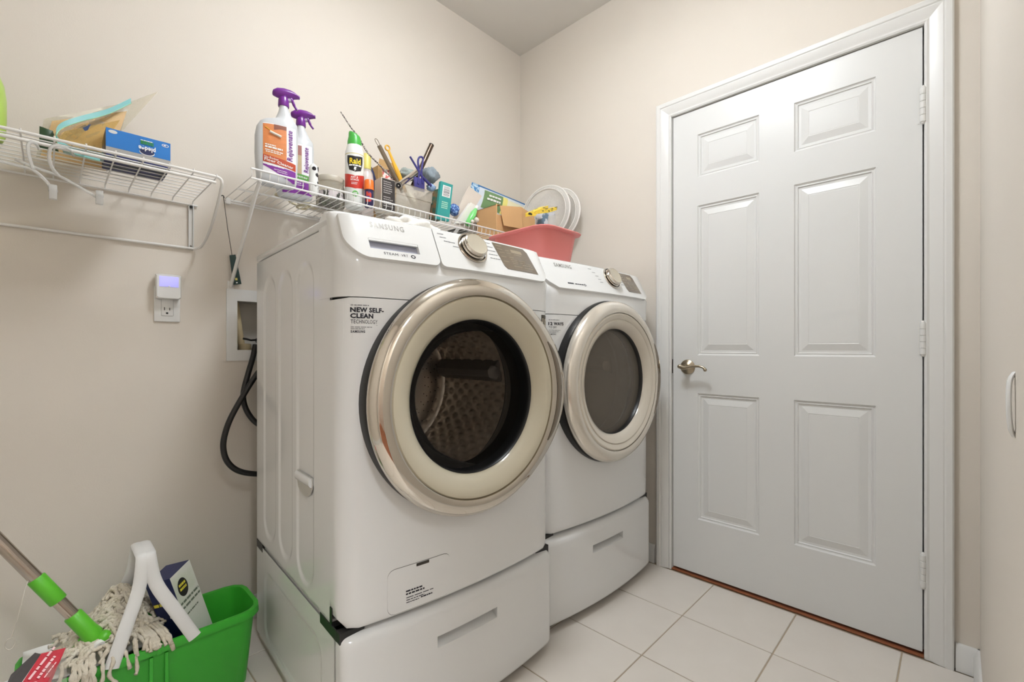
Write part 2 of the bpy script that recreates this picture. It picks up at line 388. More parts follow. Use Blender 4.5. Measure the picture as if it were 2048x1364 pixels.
def side_panel(y0, y1, z0, z1, shapes, nu, nv, x=-.35, dep=.0035):
    """pressed steel side with embossed rounded outlines; shapes = (ya,yb,za,zb,r)"""
    def sd(y, z, q):
        ya_, yb_, za_, zb_, r = q; cy, cz = (ya_ + yb_) / 2, (za_ + zb_) / 2
        dx, dz = abs(y - cy) - ((yb_ - ya_) / 2 - r), abs(z - cz) - ((zb_ - za_) / 2 - r)
        return math.hypot(max(dx, 0), max(dz, 0)) + min(max(dx, dz), 0) - r
    P = []
    for i in range(nu + 1):
        y = lerp(y0, y1, i / nu); row = []
        for j in range(nv + 1):
            z = lerp(z0, z1, j / nv); d = 0
            for q in shapes:
                t = max(0, min(1, .5 - sd(y, z, q) / .012)); d = max(d, t * t * (3 - 2 * t))
            row.append((x + d * dep, y, z))
        P.append(row)
    return MB().grid(P)

def machine(dry, label, loc, rz):
    t = thing('dryer' if dry else 'washing_machine', label, 'dryer' if dry else 'washing machine', loc, rz, 'front loading laundry machines', world=False)
    B = lambda mb, n, m, p=t, s=35, l=None: mb.build(n, m, p, s, l, world=False)
    # cabinet: open-fronted shell
    c = MB()
    if dry: c.b2((-.35, .07, .346), (-.345, .726, 1.29))
    else:
        c.grid([[(-.345, .07, .346), (-.345, .07, 1.29)], [(-.345, .726, .346), (-.345, .726, 1.29)]])
    c.b2((.345, .07, .346), (.35, .726, 1.29)).b2((-.35, .721, .346), (.35, .726, 1.29)).b2((-.35, .07, .346), (.35, .726, .352))
    cab = B(c, 'cabinet', ENAMEL, s=0)
    if not dry:
        sp = side_panel(.07, .726, .346, 1.29, [(.184, .308, .375, 1.225, .06), (.355, .474, .385, 1.222, .058), (.515, .638, .39, 1.22, .058)], 164, 150)
        side = B(sp, 'side_panel', ENAMEL, cab, 60)
        # grip pocket
        g = MB(); pk = lambda y, z, h: (-.35 - h, y, z)
        poly = [(.186, .665), (.304, .665), (.304, .64), (.296, .622), (.28, .612), (.25, .606), (.22, .610), (.2, .62), (.188, .636)]
        g.prism(poly, pk, -.0005, .0015); pocket = B(g, 'side_grip', mat('grip pocket', (196, 194, 186), .4), side, 20)
        g = MB(); g.tube([(-.3525, .190, .652), (-.3525, .30, .652)], .012, 12, flat=.6); B(g, 'grip_lip', ENAMEL, pocket, 60)
    B(MB().b2((-.3512, .058, .347), (-.349, .0695, .385)), 'corner_gap', BLACK, cab, 0)
    lid = MB(); lid.b2((-.352, .08, 1.292), (.352, .728, 1.316), .008, 3); B(lid, 'top_lid', ENAMEL, s=40)
    B(front_panel(.236), 'front_panel', ENAMEL, s=50)
    # head band with sloping console
    prof = [(.0, 1.119), (.0, 1.15), (-.001, 1.185), (.0, 1.205)] + [tuple((PA + PT * q).yz) for q in (.2, .4, .6, .8, .95)] + [(.059, 1.322), (.068, 1.329), (.084, 1.331), (.105, 1.326), (.14, 1.314)]
    hb = MB(); P = []
    for x in XS:
        row = []
        for y, z in prof:
            k = 1 if z < 1.2 else .8
            w_ = max(0, min(1, (.14 - y) / .1)); row.append((x, y + bow(x) * k * w_ + edge(x, .05 if z < 1.2 else .04) * w_, z))
        P.append([(q[0] * 1.003, q[1], q[2]) for q in row])
    hb.grid(P)
    for q in (P[0], P[-1]):
        hb.add(list(q) + [(q[0][0], .14, 1.119)], [tuple(range(len(q) + 1))])
    hb.grid([[p[0] for p in P], [(p[0][0], .14, 1.119) for p in P]])
    B(hb, 'head_band', ENAMEL, s=40)
    # console slabs
    H = .011
    def lo_(x, a, b_, ra, rb, z0=1.207):
        if x < a + ra: return z0 + ra - math.sqrt(max(0, ra * ra - (a + ra - x) ** 2))
        if x > b_ - rb: return z0 + rb - math.sqrt(max(0, rb * rb - (x - b_ + rb) ** 2))
        return z0
    def rng(a, b_, n): return [a, a + .0006, a + .002, a + .005] + frange(a + .012, b_ - .012, n) + [b_ - .005, b_ - .002, b_ - .0006, b_]
    hi = lambda x: 1.3145
    def slab(name, a, b_, ra, rb, holes=None):
        m_ = MB(); L = lambda x: lo_(x, a, b_, ra, rb)
        def put(xs, lo, hi2): m_.cols(xs, lo, hi2, pan, 0, H, 3)
        if holes:
            x0, x1, z0, z1 = holes
            put(rng(a, x0, 6), L, hi); put(frange(x0, x1, 8), L, lambda x: z0); put(frange(x0, x1, 8), lambda x: z1, hi); put(rng(x1, b_, 6), L, hi)
        else: put(rng(a, b_, 18), L, hi)
        return B(m_, name, PLASW, t, 40)
    if not dry:
        dd = slab('detergent_drawer', -.338, -.1005, .055, .02, (-.284, -.156, 1.231, 1.2575))
        p = MB(); xs_ = frange(-.284, -.156, 8)
        back = [[pan(x, lerp(1.233, 1.2555, j / 2), .0012) for j in range(3)] for x in xs_]
        p.grid(back); B(p, 'drawer_pull', LILAC, dd, 0)
        p = MB(); p.cols(frange(-.283, -.157, 8), lambda x: 1.2525, lambda x: 1.2575, pan, H - .004, H - .0003, 1); B(p, 'pull_lip', PLASW, dd, 0)
        con = slab('control_panel', -.0975, .338, .012, .05)
    else:
        con = slab('control_panel', -.338, .338, .055, .05); dd = con
    top = lambda x, z, h=H + .0004: V(pan(x, z, h))
    wp = lambda p: pan(p.x, p.z, H + .0005)
    ud = (0, 0, 1)
    text('SAMSUNG', INKS, dd, (-.272, 0, 1.288), (1, 0, 0), ud, .0145, .088, bold=.015, warp=wp, world=False, name='lettering')
    if dry:
        bars([(-.238, -.208, 1.226, .005)], INK, con, lambda x, z: top(x, z), world=False)
        bars([(-.2, -.155, 1.2265, .0035)], INK, con, lambda x, z: top(x, z), world=False)
        kx, rl = .055, [(-.085, 1.3), (-.068, 1.287), (-.055, 1.274), (-.045, 1.261), (-.04, 1.25)]
    else:
        text('STEAM', INK, dd, (-.254, 0, 1.2185), (1, 0, 0), ud, .0065, .036, warp=wp, world=False)
        text('VRT', INK, dd, (-.21, 0, 1.2185), (1, 0, 0), ud, .0065, .018, warp=wp, world=False)
        kx, rl = .024, [(-.085, 1.302), (-.08, 1.292), (-.07, 1.282), (-.055, 1.281), (-.045, 1.27)]
    em = MB(); ex = -.146 if dry else -.178; ez = 1.228 if dry else 1.2215
    for k in range(20):
        a0, a1 = 2 * PI * k / 20, 2 * PI * (k + 1) / 20
        em.add([top(ex + .0065 * q * math.cos(a), ez + .0045 * q * math.sin(a)) for a, q in ((a0, 1), (a1, 1), (a1, .55), (a0, .55))], [(0, 1, 2, 3)])
    B(em, 'emblem', INK, dd, 0)
    bars([(x, x + .02, z, .0022) for x, z in rl] + [(kx + .058, kx + .058 + .018 + .006 * q, 1.303 - .012 * q, .0022) for q in range(5)], INKG, con, lambda x, z: top(x, z), 'cycle_marks', world=False)
    # dial
    kz = 1.276; bt = basis(V(pan(kx, kz, H)), (1, 0, 0), PT)
    rg = B(MB().lathe([(.0, 0), (.048, 0), (.049, .002), (.047, .004), (.0445, .004), (.0445, .001), (0, .001)], 48, bt), 'dial_ring', CHROME, con, 30)
    B(MB().lathe([(.0445, .0012), (.0405, .0012), (.0405, .0005), (.0445, .0005)], 48, bt), 'dial_groove', BLACK, rg, 30)
    B(MB().lathe([(.0395, .0), (.0395, .007), (.0365, .009), (.0365, .011), (.038, .016), (.038, .020), (.0345, .0235), (.0335, .0238), (.033, .0195), (.0, .0195)], 48, bt), 'dial', CHROME, con, 30)
    B(MB().lathe([(.0336, .0232), (.031, .0225), (.0, .022)], 48, bt), 'dial_face', mat('dial face', (196, 187, 168), .4, .15), con, 30)
    # smoked display
    x0, x1 = (.126, .245) if dry else (.110, .258)
    def dsp(u_, z): return x0 + (x1 - x0) * u_ + (1.31 - z) * .29
    ds = MB(); zs_ = [1.229, 1.2305, 1.234] + frange(1.24, 1.298, 5) + [1.304, 1.3085, 1.31]
    def cut(z): q = max(0, z - 1.298) + max(0, 1.241 - z); return q
    Pm = [[pan(dsp(lerp(0, 1, i / 10), z) - (max(0, z - 1.298) * .9 if i == 10 else 0) + (max(0, 1.238 - z) * .9 if i == 0 else 0), z, H + .0012) for z in zs_] for i in range(11)]
    ds.grid(Pm); Pb = [[(p[0], p[1] + .0015, p[2]) for p in r] for r in Pm]; ds.grid([[r[0] for r in Pm], [r[0] for r in Pb]]); ds.grid([[r[-1] for r in Pm], [r[-1] for r in Pb]]); ds.grid([Pm[0], Pb[0]]); ds.grid([Pm[-1], Pb[-1]])
    dsp_o = B(ds, 'display', SMOKE, con, 0)
    wq = lambda a, b_, z0, z1: [V(pan(dsp(a, z0), z0, H + .0017)), V(pan(dsp(b_, z0), z0, H + .0017)), V(pan(dsp(b_, z1), z1, H + .0017)), V(pan(dsp(a, z1), z1, H + .0017))]
    B(MB().add(wq(.45, .78, 1.287, 1.297), [(0, 1, 2, 3)]), 'display_window', SMOKEL, dsp_o, 0)
    random.seed(11)
    bars([(.06, .22, 1.301, .0018), (.05, .2, 1.29, .002), (.28, .38, 1.29, .002), (.06, .22, 1.28, .002), (.28, .4, 1.281, .002), (.5, .72, 1.281, .002), (.06, .2, 1.267, .002), (.3, .42, 1.268, .0022), (.3, .5, 1.262, .0022), (.55, .75, 1.262, .0022), (.3, .48, 1.256, .0022), (.55, .9, 1.255, .0022), (.06, .2, 1.252, .002), (.3, .46, 1.25, .0022), (.6, .9, 1.249, .0022), (.3, .55, 1.241, .0022), (.62, .9, 1.241, .0022)], SMOKEL, dsp_o, lambda x, z: V(pan(dsp(x, z), z, H + .0017)), 'touch_marks', world=False)
    bars([(.318, .328, 1.285 - .012 * q, .0018) for q in range(2)] + [(.323, .333, 1.25 - .01 * q, .0018) for q in range(2)], INKG, con, lambda x, z: top(x, z), 'side_marks', world=False)
    # loading door
    dr = B(ringm([(.275, .0), (.3125, .0), (.3135, -.03), (.3115, -.038), (.29, -.042)]), 'door', BLACK, t, 40)
    def bump(a, r):
        a = (a + PI) % (2 * PI) - PI
        q = max(0, math.cos(max(-PI / 2, min(PI / 2, a * 1.75)))) ** 1.6
        return (.030 if not dry else .012) * q * max(0, (r - .27) / .045)
    s_ = .985 if dry else 1
    cr = B(ringm([(.29 * s_, -.040), (.308 * s_, -.040), (.3145 * s_, -.047), (.3155 * s_, -.055), (.312 * s_, -.066), (.302 * s_, -.077), (.288 * s_, -.083), (.276 * s_, -.0835), (.269 * s_, -.080), (.267 * s_, -.070)], 128, bump), 'door_ring', CHROME if not dry else mat('pale chrome', (228, 221, 210), .16, .6, var=.05, vs=8), dr, 40)
    gp = MB(); G_ = []
    for k in range(21):
        a = lerp(-.55, .55, k / 20); e = math.sqrt(max(0, 1 - (a / .56) ** 2))
        G_.append([((.283 + q * .014 * e) * math.cos(a) + (.012 * e if not dry else 0), y, CZ + (.283 + q * .014 * e) * math.sin(a)) for q, y in ((-.6, -.0842), (0, -.0850), (1, -.0835))])
    gp.grid(G_); B(gp, 'door_grip', mat('darkened grip chrome', (150, 140, 128), .06, 1), cr, 60)  # band of darker chrome; the recess's dark reflections are put into its colour
    iv = IVORY if not dry else PEARL
    if dry:
        B(ringm([(.263, -.078), (.258, -.0815), (.243, -.078), (.239, -.074), (.236, -.0775), (.222, -.073), (.206, -.060), (.2035, -.052)], 128), 'door_bezel', iv, dr, 40)
    else:
        B(ringm([(.2675, -.074), (.264, -.079), (.258, -.080), (.240, -.075), (.222, -.066), (.210, -.056), (.2065, -.048)], 128), 'door_bezel', iv, dr, 40)
    B(ringm([(.2065, -.050), (.2035, -.047), (.2015, -.035), (.199, .0), (.196, .03)] if not dry else [(.2045, -.053), (.201, -.050), (.200, -.03), (.199, .0)], 96), 'door_gasket', BLACK, dr, 60)
    if dry:
        gm = clear('dryer window glass', (226, 220, 212), (196, 186, 174), .20, .03, 1.45)
        B(ringm([(.2005, -.036), (.14, -.0385), (.07, -.04), (.0005, -.04)], 64), 'window', gm, dr, 180)
    else:
        gm = clear('washer window glass', (246, 244, 242), (40, 38, 36), .03, .03, 1.28)
        B(ringm([(.2005, -.012), (.188, .015), (.165, .038), (.125, .058), (.07, .068), (.0005, .07)], 64), 'window', gm, dr, 180)
    B(ringm([(.23, .03), (.236, .05), (.222, .065), (.226, .085), (.243, .1), (.243, .11)], 64), 'door_seal', GREYP if not dry else STEELL, t, 60)
    # drum with embossed wall
    Rd = .250; NA, NY = 336, 56; dm = MB(); P = []
    for j in range(NY + 1):
        y = lerp(.105, .47, j / NY); row = []
        for k in range(NA):
            a = 2 * PI * k / NA
            q = max(0, math.sin(a * 34) * math.sin((y - .105) / .365 * PI * 12))
            rr = Rd - (.010 * q if not dry else 0)
            row.append((rr * math.cos(a), y, CZ + rr * math.sin(a)))
        P.append(row)
    dm.grid(P, cv=True)
    drum = B(dm, 'drum', STEEL if not dry else STEELL, t, 50)
    B(ringm([(Rd, .47), (.235, .478), (.21, .474), (.19, .462), (.17, .458), (.12, .47), (.06, .476), (.0005, .478)], 72), 'drum_back', STEEL if not dry else STEELL, drum, 60)
    hl = MB()
    for rr_ in (.15, .165, .178, .2, .212):
        for k in range(30):
            a = 2 * PI * k / 30 + rr_ * 40; c0 = V((rr_ * math.cos(a), .4545 if rr_ < .19 else .4595, CZ + rr_ * math.sin(a)))
            hl.add([c0 + V((.0022 * math.cos(q * PI / 3), 0, .0022 * math.sin(q * PI / 3))) for q in range(6)], [tuple(range(6))])
    if not dry: B(hl, 'drum_holes', BLACK, drum, 0).__setitem__('kind', 'stuff')
    for a in (rad(12), rad(132), rad(252)):
        lf = MB(); ca, sa = math.cos(a), math.sin(a)
        def pt(r, tq, y): return (r * ca - tq * sa, y, CZ + r * sa + tq * ca)
        rings = [[pt(.252, -.042, y), pt(.225, -.024, y), pt(.205 + dd_, -.012, y), pt(.203 + dd_, .0, y), pt(.205 + dd_, .012, y), pt(.225, .024, y), pt(.252, .042, y)] for y, dd_ in ((.13, .03), (.15, .005), (.3, 0), (.44, .0), (.465, .01))]
        lf.loft(rings); B(lf, 'drum_paddle', mat('paddle grey', (104, 100, 96), .3) if not dry else STEELL, drum, 40)
    # stickers and lettering on the front
    fw = lambda p: (p.x, front_y(p.x) - .0008, p.z)
    if not dry:
        st = MB(); st.cols(frange(-.34, -.245, 6), lambda x: 1.022, lambda x: 1.104, lambda x, z, h: (x, front_y(x) - .0003 - h, z), None, 0, 1)
        stk = B(st, 'sticker', ENAMEL, t, 0)
        text('NEW SELF-', INK, stk, (-.329, 0, 1.0835), (1, 0, 0), ud, .0105, .074, bold=.045, warp=fw, world=False)
        text('CLEAN', INK, stk, (-.329, 0, 1.0695), (1, 0, 0), ud, .0105, .049, bold=.045, warp=fw, world=False)
        text('TECHNOLOGY', INK, stk, (-.328, 0, 1.0565), (1, 0, 0), ud, .0095, .058, warp=fw, world=False)
        text('SAMSUNG', INK, stk, (-.328, 0, 1.0355), (1, 0, 0), ud, .0055, .029, bold=.03, warp=fw, world=False)
        fp = lambda x, z: V((x, front_y(x) - .0008, z))
        bars([(-.328, -.29, 1.098, .0022), (-.328, -.283, 1.0475, .0018), (-.328, -.3, 1.0435, .0018)], INKG, stk, fp, world=False)
        MB().add([fp(-.328, 1.0525), fp(-.27, 1.0525), fp(-.27, 1.0532), fp(-.328, 1.0532)], [(0, 1, 2, 3)]).build('rule_line', INKG, stk, 0, world=False)
        # energy sticker at the right edge
        st = MB(); st.cols(frange(.293, .33, 4), lambda x: 1.040, lambda x: 1.106, lambda x, z, h: (x, front_y(x) - .0006 - h, z), None, 0, 1)
        stk = B(st, 'sticker', mat('bronze foil', (66, 60, 50), .35, .4), t, 0, 'dark foil sticker with the number 10')
        text('10', mat('champagne ink', (222, 212, 188), .5), stk, (.299, 0, 1.068), (1, 0, 0), ud, .028, .025, bold=.02, warp=lambda p: (p.x, front_y(p.x) - .0012, p.z), world=False)
        bars([(.299, .324, 1.061, .003), (.298, .326, 1.053, .0035), (.298, .326, 1.0445, .0025)], mat('champagne ink', (0, 0, 0)), stk, lambda x, z: V((x, front_y(x) - .0012, z)), world=False)
        # drain filter cover
        cv = MB(); a_, b2_, z0, z1, r = -.246, -.075, .356, .4635, .018
        def lo2(x):
            q = max(0, a_ + r - x, x - b2_ + r); return z0 + r - math.sqrt(max(0, r * r - q * q))
        def hi2(x):
            q = max(0, a_ + r - x, x - b2_ + r); return z1 - r + math.sqrt(max(0, r * r - q * q))
        xs_ = [a_, a_ + .001, a_ + .004, a_ + .009] + frange(a_ + .018, b2_ - .018, 12) + [b2_ - .009, b2_ - .004, b2_ - .001, b2_]
        fn = lambda x, z, h: (x, front_y(x) - h, z)
        gr = MB(); gr.cols(xs_, lambda x: lo2(x) - .0013, lambda x: hi2(x) + .0013, fn, None, .0004, 2)
        cvo = B(gr, 'filter_cover', mat('panel gap', (120, 118, 116), .6), t, 0)
        cv.cols(xs_, lo2, hi2, fn, .0, .0014, 2); B(cv, 'cover_plate', ENAMEL, cvo, 40)
        MB().cols(frange(-.172, -.137, 3), lambda x: .4555, lambda x: .463, fn, .0, .0019, 1).build('cover_slot', mat('slot shade', (52, 48, 42), .6), cvo, 0, world=False)
        fp2 = lambda x, z: V((x, front_y(x) - .0018, z))
        bars([(-.2, -.155, .4, .004), (-.2, -.15, .393, .004), (-.199, -.125, .385, .002), (-.199, -.15, .379, .002), (-.199, -.165, .373, .002), (-.16, -.128, .374, .0035)], INK, cvo, fp2, world=False)
    else:
        fp = lambda x, z: V((x, front_y(x) - .0008, z))
        st = MB(); st.cols(frange(-.335, -.255, 6), lambda x: 1.03, lambda x: 1.104, lambda x, z, h: (x, front_y(x) - .0003 - h, z), None, 0, 1)
        stk = B(st, 'sticker', ENAMEL, t, 0)
        text('12 WAYS', INK, stk, (-.327, 0, 1.0795), (1, 0, 0), ud, .0105, .062, bold=.04, warp=fw, world=False)
        text('TO DRY', INK, stk, (-.326, 0, 1.0685), (1, 0, 0), ud, .0075, .03, warp=fw, world=False)
        text('SAMSUNG', INK, stk, (-.326, 0, 1.045), (1, 0, 0), ud, .0045, .026, bold=.03, warp=fw, world=False)
        bars([(-.326, -.285, 1.0965, .0022), (-.326, -.28, 1.061, .0016), (-.326, -.288, 1.056, .0016), (-.326, -.3, 1.052, .0016)], INKG, stk, fp, world=False)
    return t

def pedestal(label, loc, rz):
    t = thing('laundry_pedestal', label, 'pedestal', loc, rz, 'pedestals under the laundry machines', world=False)
    B = lambda mb, n, m, p=t, s=35: mb.build(n, m, p, s, world=False)
    c = MB(); c.b2((-.343, .04, .0), (.343, .724, .03)); B(c, 'plinth', mat('plinth grey', (196, 190, 180), .5), s=0)
    c = MB(); c.b2((-.345, .035, .03), (.35, .726, .335), .004); body = B(c, 'body', ENAMEL, s=30)
    sp = side_panel(.035, .726, .03, .335, [(.13, .63, .055, .27, .05)], 120, 60); B(sp, 'side_panel', ENAMEL, body, 60)
    # bowed drawer front with a scooped handle slot
    zt, zb_ = .336, .026; hx0, hx1, hz0, hz1 = -.114, .087, .229, .2585
    xs = sorted(set([round(q, 4) for q in XS] + [hx0, hx1])); zs_ = [zb_, zb_ + .001, zb_ + .004, zb_ + .01, zb_ + .02, .1, .18, hz0, hz1, .28, zt - .03, zt - .02, zt - .012, zt - .006, zt - .002, zt]
    def fy(x, z):
        y = bow(x) - .004 + edge(x, .02)
        r = .03; q = z - (zt - r)
        if q > 0: y += (r - math.sqrt(max(0, r * r - q * q))) * 1.3
        r = .02; q = (zb_ + r) - z
        if q > 0: y += r - math.sqrt(max(0, r * r - q * q))
        return y
    d = MB()
    for i in range(len(xs) - 1):
        for j in range(len(zs_) - 1):
            if hx0 - 1e-5 <= xs[i] < hx1 - 1e-5 and zs_[j] == hz0: continue
            d.add([(x, fy(x, z), z) for x, z in ((xs[i], zs_[j]), (xs[i + 1], zs_[j]), (xs[i + 1], zs_[j + 1]), (xs[i], zs_[j + 1]))], [(0, 1, 2, 3)])
    lp = [(x, fy(x, zb_), zb_) for x in xs] + [(xs[-1], fy(xs[-1], z), z) for z in zs_[1:]] + [(x, fy(x, zt), zt) for x in xs[::-1][1:]] + [(xs[0], fy(xs[0], z), z) for z in zs_[::-1][1:-1]]
    d.grid([lp, [(p[0], .045, p[2]) for p in lp]], cv=True)
    dr = B(d, 'drawer_front', ENAMEL, s=50)
    h = MB(); hx = [x for x in xs if hx0 - 1e-5 <= x <= hx1 + 1e-5]
    rows = [[(x, fy(x, hz0), hz0) for x in hx], [(x, fy(x, hz0) + .012, hz0 + .004) for x in hx], [(x, fy(x, hz0) + .03, hz0 + .016) for x in hx], [(x, fy(x, hz1) + .034, hz1 + .012) for x in hx], [(x, fy(x, hz1) + .004, hz1 + .012) for x in hx], [(x, fy(x, hz1), hz1) for x in hx]]
    h.grid(rows)
    for e in (0, -1): h.add([r[e] for r in rows], [tuple(range(6))])
    B(h, 'drawer_handle', ENAMEL, dr, 40)
    for x in (-.35, .35):
        sg = 1 if x < 0 else -1
        for y0, y1 in ((.03, .135), (.655, .727)):
            k = MB(); k.b2((x - .001 * sg, y0, .318), (x + .05 * sg, y1, .3455), .002)
            if y0 < .1: k.b2((x - .0005 * sg, .012, .318), (x + .06 * sg, .05, .3455), .002)
            B(k, 'corner_bracket', BLACK, s=0)
    return t
WLOC, DLOC = (-1.165, -.893, 0), (-.434, -.868, 0)
machine(False, 'white front loading washing machine nearest the camera with dark drum window', WLOC, -3)
machine(True, 'white front loading dryer beside the door casing with pale window', DLOC, -2)
pedestal('white drawer pedestal under the washing machine nearest the camera', WLOC, -3)
pedestal('white drawer pedestal under the dryer beside the door casing', DLOC, -2)
# ================================================================== WIRE SHELVES
SZ = 1.531                                       # deck of the right shelf
sh = thing('wire_shelf', 'white coated wire shelf holding cleaning bottles above the machines', 'shelf', (-.77, -.02, SZ), group='wire shelves on the back wall')
for y, z, r in ((-.312, SZ + .024, .0033), (-.312, SZ - .006, .0033), (-.165, SZ - .0035, .003), (-.012, SZ - .0035, .0033), (-.012, SZ - .012, .0025)):
    MB().tube([(-1.541, y, z), (-.012, y, z)], r, 8).build('rail', WIRE, sh, 60)
wm = None
for k in range(60):
    x = -1.538 + k * .0258
    if wm is None:
        o = MB().tube([(0, -.006, SZ), (0, -.30, SZ), (0, -.3085, SZ + .003), (0, -.3095, SZ + .012), (0, -.3095, SZ + .0245)], .0014, 6).build('wire', WIRE, sh, 60, world=False); wm = o.data
    else: o = place('wire', wm, sh)
    o.location = (x + .77, .02, -SZ)
for x in (-1.514, -.72):
    MB().tube([(x - .006, -.006, 1.222), (x, -.27, 1.498), (x, -.309, SZ - .006)], .0085, 8, flat=.7).build('brace', WIRE, sh, 60)
    MB().b2((x - .016, -.005, 1.205), (x + .004, -.0005, 1.24), .001).build('brace_foot', WIRE, sh, 30)
for x in (-1.53, -1.15, -.75, -.35): MB().b2((x - .008, -.016, SZ - .018), (x + .008, -.0005, SZ + .004), .003).build('wall_clip', WIRE, sh, 30)
# left shelf with hanging rail
LZ = 1.500; LX1 = -1.632; LX0 = -2.60
ls = thing('wire_shelf', 'white wire shelf with hanging rail at the upper left', 'shelf', (-2.1, -.02, LZ), group='wire shelves on the back wall')
for y, z, r in ((-.312, LZ + .004, .004), (-.312, LZ - .014, .0045)):
    MB().tube([(LX0, y, z), (LX1 - .002, y, z)], r, 8).build('rail', WIRE, ls, 60)
for k in range(9):
    MB().tube([(LX0, -.285 + k * .0325, LZ + .0025), (LX1, -.285 + k * .0325, LZ + .0025)], .0016, 6).build('wire', WIRE, ls, 60)
MB().tube([(LX0, -.006, 1.486), (LX1 + .012, -.006, 1.486)], .003, 8).build('rail', WIRE, ls, 60)
x = LX1 - .001; cm = None
while x > LX0:
    if cm is None:
        o = MB().tube([(0, -.006, 1.486), (0, -.006, LZ - .003), (0, -.014, LZ + .0), (0, -.305, LZ), (0, -.3135, LZ + .002), (0, -.314, LZ + .011)], .0019, 6).build('cross_wire', WIRE, ls, 60, world=False); cm = o.data
    else: o = place('cross_wire', cm, ls)
    o.location = (x + 2.1, .02, -LZ); x -= .056
arm = [(LX0, -.008, 1.338), (-1.66, -.008, 1.338), (-1.632, -.008, 1.338), (-1.622, -.02, 1.339), (-1.618, -.06, 1.343), (-1.617, -.12, 1.36), (-1.617, -.19, 1.392), (-1.617, -.255, 1.438), (-1.617, -.295, 1.475), (-1.618, -.309, 1.49), (-1.622, -.312, 1.5), (-1.632, -.312, 1.504)]
MB().tube(arm[:2] + spline(arm[2:], 5), .0042, 8).build('hanging_rail', WIRE, ls, 60)
c = MB().b2((-1.646, -.009, 1.336), (-1.643, -.0005, 1.486), .0005).b2((-1.634, -.009, 1.336), (-1.631, -.0005, 1.486), .0005).b2((-1.646, -.003, 1.334), (-1.631, -.0005, 1.488))
br = c.build('wall_bracket', mat('grey steel', (206, 206, 204), .35, .5), ls, 0)
MB().lathe([(0, 0), (.005, 0), (.004, .004), (0, .005)], 12, basis((-1.6385, -.009, 1.479), (1, 0, 0), (0, 0, 1))).build('screw', BLACK, br)
MB().lathe([(0, 0), (.003, 0), (.002, .002), (0, .0025)], 12, basis((-1.6385, -.003, 1.347), (1, 0, 0), (0, 0, 1))).build('screw', mat('zinc', (120, 118, 112), .3, 1), br)

# ================================================================== THINGS ON THE BACK WALL
# outlet with night light
o = thing('outlet', 'white wall outlet below the glowing night light', 'outlet', (-1.7035, 0, 1.086))
MB().b2((-1.7385, -.006, 1.086), (-1.6685, 0, 1.202), .0025, 2).build('cover_plate', PLASW, o)
MB().b2((-1.72, -.008, 1.105), (-1.687, -.004, 1.183), .003, 2).build('receptacle', PLASW, o)
s3 = MB().b2((-1.7125, -.0085, 1.1235), (-1.7105, -.0079, 1.1335)).build('slot', BLACK, o, 0); MB().b2((-1.6985, -.0085, 1.1235), (-1.6965, -.0079, 1.1325)).build('slot', BLACK, o, 0)
MB().b2((-1.7075, -.0085, 1.1115), (-1.7015, -.0079, 1.117), .001).build('slot', BLACK, o, 0)
o = thing('night_light', 'white plug in night light with glowing lilac screen', 'night light', (-1.7035, -.008, 1.163))
MB().loft([[(-1.7035 + sx * w_ / 2 * (1 if abs(sz) < .5 else .9), y, 1.2 + dz) for sx, dz, sz in ((-1, -.036 + .006 * k, 0), (-1, .038 - .01 * k, 0), (-.8, .040 - .004 * k, 0), (.8, .040 - .004 * k, 0), (1, .038 - .01 * k, 0), (1, -.036 + .006 * k, 0), (.8, -.04 + .004 * k, 0), (-.8, -.04 + .004 * k, 0))] for y, w_, k in ((-.008, .062, 0), (-.02, .068, 0), (-.03, .067, .1), (-.036, .062, .5))]).build('housing', PLASW, o, 40)
MB().b2((-1.729, -.0375, 1.198), (-1.678, -.035, 1.232), .001).build('glowing_screen', mat('night light glow', (176, 174, 246), .4, emit=.5, var=.05), o, 30)
MB().ball((-1.703, -.0372, 1.2), (.003, .001, .002), 6).build('sensor', PAPW, o)
# washer outlet box
o = thing('washer_outlet_box', 'white plastic washer outlet box recessed in the wall', 'outlet box', (-1.435, 0, .953))
fr = MB(); A4 = [(-1.533, .953), (-1.337, .953), (-1.337, 1.212), (-1.533, 1.212)]; B4 = [(VX0, VZ0), (VX1, VZ0), (VX1, VZ1), (VX0, VZ1)]
fr.loft([[(x, y, z) for x, z in q] for q, y in ((A4, -.0005), (A4, -.006), (B4, -.006), (B4, .001))], cap=False).build('frame', PLASW, o, 0)
MB().grid([[(x, 0, z) for x, z in B4], [(x, .085, z) for x, z in B4]], cv=True).add([(x, .085, z) for x, z in B4], [(0, 1, 2, 3)]).build('recess', mat('recess plastic', (205, 200, 190), .5), o, 0)
MB().tube([(-1.468, .05, VZ0), (-1.478, .05, 1.06), (-1.49, .055, VZ1)], .012, 12).lathe([(.022, 0), (.022, .022), (.014, .024), (0, .024)], 20, M.Translation((-1.46, .05, VZ0))).build('drain_pipe', mat('cream pipe', (222, 205, 166), .4), o, 50)
vl = MB().tube([(-1.41, .06, 1.028), (-1.41, .015, 1.028)], .012, 12).tube([(-1.41, .02, 1.028), (-1.41, .0, 1.005)], .012, 12).build('valve', BLACK, o, 50)
MB().tube([(-1.425, .01, 1.03), (-1.452, .004, 1.028), (-1.466, .004, 1.032), (-1.478, .004, 1.034)], .0038, 8).build('valve_lever', BLACK, vl, 50)
